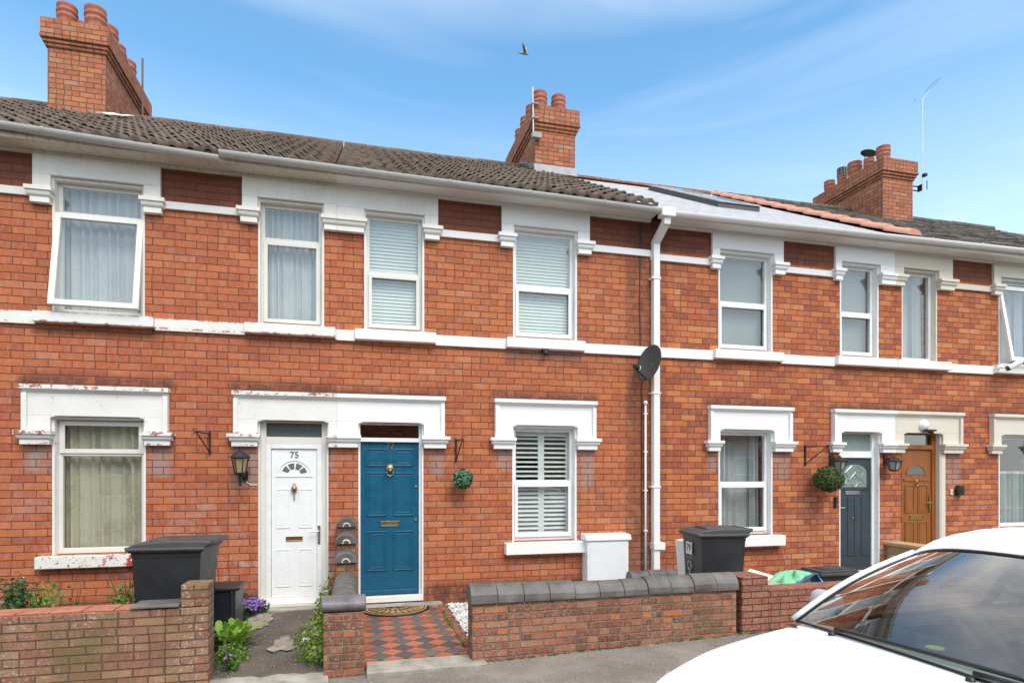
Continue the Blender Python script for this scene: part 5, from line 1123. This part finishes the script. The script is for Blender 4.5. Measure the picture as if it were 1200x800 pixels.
mb = MB(); mb.tube([(4.52, -2.215, .50), (4.63, -2.22, .575), (4.74, -2.215, .625)], .013, 6); tag(mb.build('strap', 'trim', loc=(4.6, -2.2, .5)), 'dark strap across the blue plastic sheet', 'strap')
mb = MB(); mb.tbox(Matrix.Translation((4.25, -1.9, .55)) @ Matrix.Rotation(radians(18), 4, 'X') @ Matrix.Rotation(radians(-12), 4, 'Y') @ Matrix.Rotation(.5, 4, 'Z'), -.12, .12, -.13, .13, -.002, .012); tag(mb.build('card', 'paper', loc=(4.25, -1.9, .5)), 'flat white card lying beside the green sack behind the brick pier', 'card')
mb = MB(); mb.box(4.05, 4.45, -2.09, -1.72, .05, .50); tag(mb.build('cardboard_box', 'beige', bevel=.01, loc=(4.2, -1.9, .05)), 'plain box under the white card behind the brick pier', 'box')
rag('beige_sack', 'beige sack lying in front of the anthracite door', 'sack', (6.0, -1.75, .06), (.34, .26, .47), 'beige', 9, .7)
t = thing('sign_board', 'tilted green and white board showing above the bonnet side of the white car', 'board', (6.5, -1.5, .1)); T = Matrix.Translation((6.42, -1.60, .08)) @ Matrix.Rotation(radians(14), 4, 'Y')
mb = MB(); mb.tbox(T, -.16, .20, -.02, .02, .0, .44); mb.build('board', 'paper', t); mb = MB(); mb.tbox(T, -.163, .203, -.023, .023, .44, .58); mb.build('top_panel', 'greenbag', t)
mb = MB(); mb.tbox(Matrix.Translation((3.87, -1.06, .04)) @ Matrix.Rotation(radians(-5), 4, 'Y'), .0, .10, -.1, .1, .0, .84); tag(mb.build('white_board', 'whiteA', bevel=.004, loc=(3.7, -1, 0)), 'pale upright board standing behind the numbered wheelie bin', 'board')

# ------------------------------------------------------------ plants
def plant(name, label, cat, c, rad, n, leaf, mat, seed, flowers=None, stems=6, up=0.0, group=None):
    t = thing(name, label, cat, c, group); r = random.Random(seed); mb = MB()
    for k in range(max(3, n//220)):
        q = (c[0]+r.uniform(-.6, .6)*rad[0], c[1]+r.uniform(-.6, .6)*rad[1], c[2]+rad[2]*r.uniform(.25, .85)); leaves(mb, n//max(3, n//220), q, (rad[0]*.45, rad[1]*.45, rad[2]*.5), leaf, r, .2, up=up)
    mb.build('foliage', mat, t); mb = MB()
    for k in range(stems):
        a_ = r.uniform(0, 6.28); mb.tube([(c[0], c[1], c[2]), (c[0]+rad[0]*.4*cos(a_), c[1]+rad[1]*.4*sin(a_), c[2]+rad[2]*.7), (c[0]+rad[0]*.7*cos(a_), c[1]+rad[1]*.7*sin(a_), c[2]+rad[2]*1.05)], [.006, .004, .002], 5)
    mb.build('stem', 'leafdark', t)
    if flowers and flowers[1] < 100:
        for k in range(flowers[1]//6): q = (c[0]+r.uniform(-.7, .7)*rad[0], c[1]+r.uniform(-.7, .7)*rad[1], c[2]+rad[2]*r.uniform(.5, 1.1)); MBf = MB(); leaves(MBf, 6, q, (.012, .012, .012), flowers[2], r); MBf.build('flower', flowers[0], t)
    elif flowers:
        mb = MB(); leaves(mb, flowers[1], (c[0], c[1], c[2]+rad[2]*.75), (rad[0]*.85, rad[1]*.85, rad[2]*.5), flowers[2], r, .55); mb.build('flower', flowers[0], t)
    return t
plant('shrub', 'leafy green weeds at the far left edge behind the buff wall', 'plant', (-3.0, -1.2, .03), (.22, .26, .62), 1700, .032, 'leafdark', 1, ('flowerw', 26, .03), 10)
plant('shrub', 'low pale green weeds right of the far left weeds', 'plant', (-2.62, -1.5, .03), (.2, .2, .66), 520, .042, 'leaf', 2, None, 7)
plant('shrub', 'wispy green weeds under the flaking sill left of the large bin', 'plant', (-2.12, -1.0, .03), (.24, .2, .64), 520, .045, 'leaf', 3, None, 9)
plant('shrub', 'small sparse weed stalk under the middle of the flaking sill', 'plant', (-2.42, -1.5, .03), (.1, .12, .60), 110, .04, 'leaf', 13, None, 4)
plant('flowering_plant', 'purple bellflowers growing against the white door frame', 'flowers', (-1.13, -.26, .08), (.19, .13, .16), 500, .03, 'leafdark', 4, ('flower', 420, .035), 5)
plant('flowering_plant', 'small purple flowers at the foot of the buff wall end', 'flowers', (-1.03, -2.10, .02), (.10, .16, .19), 700, .026, 'leaf', 5, ('flower', 70, .028), 4)
# broad leafed weed rosette
t = thing('leafy_plant', 'bright green broad-leaved weed beside the path behind the wall end', 'plant', (-1.14, -1.35, .03)); r_ = random.Random(6); mb = MB()
for k in range(95):
    a_ = r_.uniform(0, 6.28); el_ = r_.uniform(.7, 1.45); L2 = r_.uniform(.20, .36); w = L2*.115; d = Vector((cos(a_)*cos(el_), sin(a_)*cos(el_), sin(el_))); s_ = d.cross(Vector((0, 0, 1))).normalized(); b0 = Vector((-1.12+r_.uniform(-.1, .1), -1.38+r_.uniform(-.14, .14), .03+r_.uniform(0, .06)))
    pts = []
    for i, (tt, ww) in enumerate(((0, .15), (.35, .6), (.65, 1.0), (.88, .7), (1, .05))):
        p = b0+d*L2*tt+Vector((0, 0, -.10*tt*tt*L2/.3)); pts.append((p-s_*w*ww, p+Vector((0, 0, -.006)), p+s_*w*ww))
    n_ = len(mb.v)
    for q in pts: mb.v += [tuple(q[0]), tuple(q[1]), tuple(q[2])]
    for i in range(4):
        for j in range(2): a2 = n_+i*3+j; mb.f.append((a2, a2+1, a2+4, a2+3))
mb.build('foliage', 'leafbright', t, smooth=True); mb = MB(); leaves(mb, 420, (-1.06, -1.75, .06), (.16, .2, .07), .035, r_, .1); mb.build('small_leaf', 'leaf', t)
# weeds along the dividing wall
t = thing('weeds', 'thick green weeds growing along the left side of the stepped dividing wall', 'weeds', (-.28, -1.2, .03)); r_ = random.Random(9); mb = MB()
for i in range(22):
    y = -.15-i*.095; h = (.17+.11*sin(i*.9)+.05*r_.random())*(1.5 if i < 5 else 1); leaves(mb, 110, (-.28+r_.uniform(-.09, .03)-(.07 if 11 < i < 20 else 0), y, .03+h*.42), (.09+.05*(i > 10), .09, h*r_.uniform(.45, .75)), .034, r_, .1)
mb.build('foliage', 'leafy', t)
for k in range(5): mb = MB(); leaves(mb, 12, (-.36+r_.uniform(-.1, .05), -1.9+r_.uniform(-.35, .3), .17+r_.uniform(-.08, .1)), (.015, .015, .015), .022, r_); mb.build('flower', 'flowerw', t)
# tiny weeds on edges
t = thing('weeds', 'small weeds sprouting in the joint beside the tiled path edging', 'weeds', (1.0, -1.2, .06)); mb = MB()
for i in range(26): y = -.5-r_.random()*1.7; leaves(mb, 9, (1.0+r_.uniform(-.02, .02), y, .075), (.022, .03, .014), .022, r_, .1)
mb.build('foliage', 'leaf', t)
t = thing('weeds', 'trailing weed against the wall between the large bin and the white door', 'weeds', (-1.3, -.08, .03)); mb = MB(); leaves(mb, 130, (-1.42, -.09, .30), (.16, .06, .16), .035, r_, .2); leaves(mb, 60, (-1.22, -.09, .30), (.06, .05, .14), .03, r_, .2); mb.build('foliage', 'leafdark', t)

# ------------------------------------------------------------ white car (bonnet, windscreen, roof)
YC = -5.87
car = thing('parked_car', 'white hatchback parked in the street in the lower right foreground', 'car', (3.0, YC, -.08))
def itp(tab, x):
    if x <= tab[0][0]: return tab[0][1:]
    for a_, b_ in zip(tab[:-1], tab[1:]):
        if x <= b_[0]:
            t_ = (x-a_[0])/(b_[0]-a_[0]); return tuple(p+(q-p)*t_ for p, q in zip(a_[1:], b_[1:]))
    return tab[-1][1:]
#      x     w    zc    drop
ST = [(1.05, .26, .70, .02), (1.08, .37, .775, .03), (1.15, .48, .83, .04), (1.26, .59, .862, .05), (1.42, .69, .888, .06), (1.62, .785, .925, .065), (1.85, .815, .952, .06), (2.05, .835, .975, .055), (2.22, .845, .985, .05), (2.5, .85, .985, .05), (3.0, .855, .99, .05), (3.6, .855, 1.0, .05), (4.2, .84, 1.01, .05), (4.6, .80, 1.01, .05), (4.85, .72, 1.0, .06), (4.92, .62, .98, .06)]
def sect(x, w, zc, dr):
    tt = [(0, 0), (.3, .06), (.6, .28), (.8, .55), (.92, .85), (.975, 1.15)]
    pts = [(w*a_, zc-dr*b_) for a_, b_ in tt]; ze = zc-dr*1.15
    pts += [(w*1.0, ze-.05), (w*1.0, ze-.16), (w*.985, .45), (w*.97, .25), (w*.92, .10), (0, .08)]
    return pts
mb = MB(); K = 12; rows = []
for s_ in ST:
    pts = sect(*s_); full = [(-p[0], p[1]) for p in pts[::-1]][:-1]+pts; rows.append(len(full))
    for (dy, z) in full: mb.v.append((s_[0], YC+dy, z))
NF = rows[0]
for i in range(len(ST)-1):
    for j in range(NF-1):
        mid = abs(j+.5-(NF-1)/2)
        if 8 <= i <= 12 and mid < 5: continue
        mb.f.append((i*NF+j, i*NF+j+1, (i+1)*NF+j+1, (i+1)*NF+j))
mb.f.append(tuple(range(NF))); mb.f.append(tuple((len(ST)-1)*NF+j for j in range(NF)))
mb.build('body', 'carpaint', car, smooth=True, subd=2)
# roof rail profile (x, dy, z)
RAIL = [(2.70, .61, 1.290), (2.82, .60, 1.345), (2.93, .595, 1.372), (3.10, .59, 1.395), (3.3, .585, 1.403), (3.8, .575, 1.39), (4.3, .55, 1.33), (4.62, .52, 1.25)]
def header(v):       # v -1..1 across; front edge of roof
    return 2.52+.18*abs(v)**2.2, .61*v, 1.372-.082*abs(v)**2.4
def roofpt(u, v):
    vv = 2*v-1; hx, hy, hz = header(vv); x = hx+(4.62-hx)*u; dy, zr_ = itp(RAIL, x if x > 2.7 else 2.7)
    base = itp(RAIL, 2.70+(4.62-2.70)*u); z = base[1]+.045*(1-abs(vv)**2.4)
    if u < .12: k = u/.12; z = hz*(1-k)+z*k if u == 0 else hz*(1-k)**1.5+z*(1-(1-k)**1.5)
    return (x, YC+vv*base[0], z)
mb = MB(); mb.grid(lambda u, v: roofpt(u**1.2, v), 26, 18); mb.build('roof', 'carpaint', car, smooth=True, solid=.02)
# windscreen
def cowl(v): return 2.10+.06*abs(v)**2.2, .825*v, .975-.030*abs(v)**2
def wsp(u, v):
    vv = 2*v-1; a_ = cowl(vv); b_ = header(vv); bul = .03*sin(pi*u); return (a_[0]+(b_[0]-a_[0])*u-bul*.5, YC+a_[1]+(b_[1]-a_[1])*u, a_[2]+(b_[2]-a_[2])*u+bul)
mb = MB(); mb.grid(lambda u, v: wsp(.01+.985*u, .02+.96*v), 20, 28); ws = mb.build('windscreen', 'carglass', car, smooth=True)
mb = MB()
for vv in (0, 1):
    mb.tube([wsp(u/10, .016 if vv == 0 else .984) for u in range(11)], .008, 8)
mb.tube([wsp(.012, .02+.96*i/20) for i in range(21)], .007, 8); mb.tube([wsp(.992, .03+.94*i/20) for i in range(21)], .008, 8); mb.build('windscreen_seal', 'trim', car, smooth=True)
# cowl panel and wipers
mb = MB(); mb.grid(lambda u, v: (cowl(2*v-1)[0]-.055+.06*u, YC+cowl(2*v-1)[1], cowl(2*v-1)[2]-.012-.004*u), 2, 20); mb.build('cowl_panel', 'trim', car, smooth=True)
for (v0, v1, up) in ((.80, .30, .055), (.40, .06, .055)):
    mb = MB(); p0 = Vector(wsp(.0, v0)); pts = [tuple(Vector(wsp(.015+up*i/8, v0+(v1-v0)*i/8))+Vector((-.012, 0, .018))) for i in range(9)]; mb.tube(pts, .009, 8); mb.lathe([(0, .016), (.014, .012), (.016, -.01)], tuple(Vector(wsp(.0, v0))+Vector((-.022, 0, .0))), 14); mb.build('wiper', 'trim', car, smooth=True)
# pillars
for s_ in (-1, 1):
    mb = MB(); pts = []; 
    for i in range(13):
        u = i/12; p = Vector(wsp(u, .012 if s_ < 0 else .988)); pts.append(tuple(p+Vector((.018, s_*.030, .000))))
    mb.tube(pts, [.021]*13, 10); mb.build('pillar', 'carpaint', car, smooth=True)
    mb = MB(); rp_ = [(x, YC+s_*(dy+.005), z-.012) for x, dy, z in RAIL]; mb.tube(rp_, .026, 10); mb.build('roof_rail', 'carpaint', car, smooth=True)
    mb = MB()
    def side(x): dy, z = itp(RAIL, x); w = itp([(q[0], q[1], q[2]-q[3]*1.1) for q in ST], x); return (w[0]-.02, w[1]), (dy, z-.02)
    def sideq(mb, xa, xb, xa2, xb2, o_=0):
        n_ = 6
        for i in range(n_):
            q0, q1 = i/n_, (i+1)/n_
            def pt(x, xt, k): (w0, z0), _ = side(x); _, (w1, z1) = side(xt); return (x+(xt-x)*k, YC+s_*(w0+(w1-w0)*k+o_), z0+(z1-z0)*k)
            mb.quad(pt(xa, xa2, q0), pt(xb, xb2, q0), pt(xb, xb2, q1), pt(xa, xa2, q1))
    sideq(mb, 3.38, 3.46, 3.44, 3.52, .004); mb.build('pillar', 'trim', car, solid=.012)
    mb = MB(); sideq(mb, 4.35, 4.86, 4.15, 4.62, .004); mb.build('pillar', 'carpaint', car, solid=.02)
    mb = MB(); sideq(mb, 2.40, 3.38, 2.76, 3.44); sideq(mb, 3.46, 4.35, 3.52, 4.15); mb.build('side_window', 'carglass', car)
    # door line trims
    mb = MB(); mb.tube([(x, YC+s_*(itp([(q[0], q[1]) for q in ST], x)[0]-.012), itp([(q[0], q[2]-q[3]*1.1) for q in ST], x)[0]+.0) for x in (2.35, 2.8, 3.3, 3.8, 4.3)], .012, 6); mb.build('window_trim', 'trim', car)
    # mirror
    my = YC+s_*.99; mb = MB()
    def mir(u, v):
        a_ = 2*pi*v; e = pi*u-pi/2; sx_ = .055*cos(e)*cos(a_); sy = .10*(abs(sin(e))**.6)*(1 if sin(e) > 0 else -1); sz = .068*(cos(e)**.5)*sin(a_); return (2.51+sx_, my+sy, .985+sz)
    mb.grid(mir, 12, 20); m_ = mb.build('mirror', 'silver', car, smooth=True); mb = MB(); mb.tube([(2.51, my-s_*.08, .96), (2.46, YC+s_*.82, .93)], .022, 8); mb.build('arm', 'trim', m_)
    mb = MB(); mb.grid(lambda u, v: (1.12+.28*u-.0, YC+s_*(.40+.29*u+.010), .60+.14*v+.05*u*v), 8, 4); mb.build('headlight', 'lens', car, smooth=True, solid=.03)
    for wx in (1.72, 4.15):
        wh = MB(); A_ = Matrix.Rotation(pi/2, 3, 'X'); wh.lathe([(.20, .09), (.27, .095), (.30, .07), (.305, 0), (.30, -.07), (.27, -.095), (.20, -.09)], (wx, YC+s_*.77, .21), 32, A_); w_o = wh.build('wheel', 'rubber', car, smooth=True)
        wh = MB(); wh.lathe([(0, .05), (.05, .055), (.06, .04), (.19, .06), (.205, .09), (.205, -.09), (0, -.09)], (wx, YC+s_*.77, .21), 10, A_ if s_ < 0 else Matrix.Rotation(-pi/2, 3, 'X')); wh.build('rim', 'steel', w_o)
mb = MB(); mb.grid(lambda u, v: (4.60+.24*(1-u), YC+(2*v-1)*(.50+.14*(1-u)), 1.24-.22*(1-u)), 4, 8); mb.build('rear_window', 'carglass', car)
mb = MB(); mb.tube([(1.06, YC-.24, .55), (1.06, YC+.24, .55)], .05, 8); mb.box(1.02, 1.2, YC-.26, YC+.26, .34, .50); mb.build('grille', 'trim', car, bevel=.01)
# cabin
mb = MB(); mb.box(2.2, 4.6, YC-.74, YC+.74, .12, .16)
for s_ in (-1, 1): mb.box(2.2, 4.6, YC+s_*.77-.03, YC+s_*.77+.03, .12, .90)
mb.box(4.55, 4.60, YC-.74, YC+.74, .16, .93); mb.build('interior', 'cabin', car, bevel=.01)
mb = MB(); mb.grid(lambda u, v: (2.16+.52*u+.02*abs(2*v-1), YC+(2*v-1)*.76, .925+.012*sin(u*3)-.07*max(0, u-.85)/.15+.02*math.exp(-((2*v-1-.42)/.28)**2)*sin(u*pi)), 14, 24); mb.box(2.62, 2.70, YC-.76, YC+.76, .45, .88); mb.build('dashboard', 'cabin', car, smooth=True)
for s_ in (-1, 1):
    t_ = YC+s_*.36; mb = MB(); mb.box(3.0, 3.5, t_-.24, t_+.24, .32, .48); T = Matrix.Translation((3.46, t_, .46)) @ Matrix.Rotation(radians(18), 4, 'Y'); mb.tbox(T, -.06, .08, -.22, .22, 0, .55); mb.tbox(T, -.04, .06, -.12, .12, .58, .76); mb.tube([tuple(T @ Vector((.01, -.05, .5))), tuple(T @ Vector((.01, -.05, .62)))], .008); mb.tube([tuple(T @ Vector((.01, .05, .5))), tuple(T @ Vector((.01, .05, .62)))], .008); mb.build('seat', 'cloth', car, bevel=.04)
mb = MB(); mb.box(4.05, 4.5, YC-.6, YC+.6, .32, .5); mb.box(4.40, 4.52, YC-.6, YC+.6, .45, .92); mb.build('rear_seat', 'cloth', car, bevel=.04)
mb = MB(); sw = Vector((2.80, YC+.36, .88)); A_ = Matrix.Rotation(radians(-68), 3, 'Y'); mb.tube([tuple(sw+A_ @ Vector((.18*cos(q*pi/16), .18*sin(q*pi/16), 0))) for q in range(33)], .014, 8)
for q in (0, 2.2, -2.2): mb.tube([tuple(sw), tuple(sw+A_ @ Vector((.17*cos(q+pi), .17*sin(q+pi), 0)))], .018, 8)
mb.build('steering_wheel', 'trim', car, smooth=True)
mb = MB(); mb.box(2.60, 2.63, YC-.12, YC+.12, 1.24, 1.31); mb.tube([(2.615, YC, 1.30), (2.58, YC, 1.36)], .012); mb.build('rear_view_mirror', 'trim', car, bevel=.012)
mb = MB(); mb.lathe([(0, .004), (.035, .004), (.035, 0)], (2.345, YC+.20, .967), 16, Matrix.Rotation(radians(0), 3, 'Y')); mb.build('sticker', simple('yellow_sticker', (.55, .60, .12), .5), car)

# ------------------------------------------------------------ houses across the street (they show as reflections in the glass)
OY = -13.6
for i, (xa, xb, mt, lab) in enumerate(((-13, -4, 'render_opp', 'cream rendered house across the street facing the left end of the terrace'), (-3.95, 4.9, 'brickD', 'brick house across the street facing the blue-door house'), (4.95, 13.9, 'render_opp', 'cream rendered house across the street facing the oak-door house'), (13.95, 23, 'brickA', 'brick house across the street beyond the right end of the terrace'))):
    t = thing('terraced_house', lab, 'house', ((xa+xb)/2, OY-4, 0), 'houses across the street')
    MB().box(xa, xb, OY-8, OY, -.3, 5.1).build('wall', mt, t)
    MB().prism([(OY+.3, 5.11), (OY-8.3, 5.11), (OY-4, 7.3)], xa, xb, 'x').build('roof', 'slateD', t)
    for xw in (xa+1.2, xa+3.2, xa+5.8, xa+7.6):
        for z0 in (.9, 3.3):
            if z0 < 1 and xw == xa+3.2:
                MB().box(xw-.4, xw+.4, OY+.001, OY+.04, .1, 2.1).build('door', 'slate_door', t); continue
            mb = MB(); frame_ring(mb, xw-.5, xw+.5, z0, z0+1.4, .07, OY+.001, OY+.05); mb.box(xw-.43, xw+.43, OY+.001, OY+.05, z0+.7, z0+.75); w_ = mb.build('window', 'upvc', t)
            MB().box(xw-.43, xw+.43, OY+.001, OY+.012, z0+.07, z0+1.33).build('pane', 'trim', w_)

# grit and moss gathered along the wall feet, the step and the path
mb = MB(); r_ = random.Random(44)
for i in range(900):
    q = r_.random()
    if q < .35: x, y, z = r_.uniform(1.1, 4.2), FY-.01-abs(r_.gauss(0, .04)), 0; z = zp(x)
    elif q < .6: x, y = r_.uniform(-1.1, -.3), r_.uniform(-2.3, -.2); z = .012+.085*(y+2.38)/2.37
    elif q < .8: x, y = -1.12+abs(r_.gauss(0, .09)), r_.uniform(-2.3, -.2); z = .012+.085*(y+2.38)/2.37
    else: x, y = r_.uniform(-1.1, 1.2), -2.6-abs(r_.gauss(0, .04)); z = zp(x)
    s_ = r_.uniform(.003, .009); mb.v += [(x-s_, y, z), (x, y-s_, z), (x+s_, y, z), (x, y+s_, z), (x+s_*.2, y, z+s_)]; n = len(mb.v)-5
    mb.f += [(n, n+1, n+4), (n+1, n+2, n+4), (n+2, n+3, n+4), (n+3, n, n+4)]
tag(mb.build('grit', 'cement'), kind='stuff')
mb = MB()
for i in range(60):
    x = r_.uniform(1.05, 4.6); leaves(mb, 14, (x, FY-.015, zp(x)+.006), (.035, .012, .012), .014, r_)
for i in range(26): leaves(mb, 12, (-1.1+abs(r_.gauss(0, .05)), r_.uniform(-2.3, -.3), .05), (.04, .05, .015), .018, r_)
tag(mb.build('moss', 'leafdark'), kind='stuff')
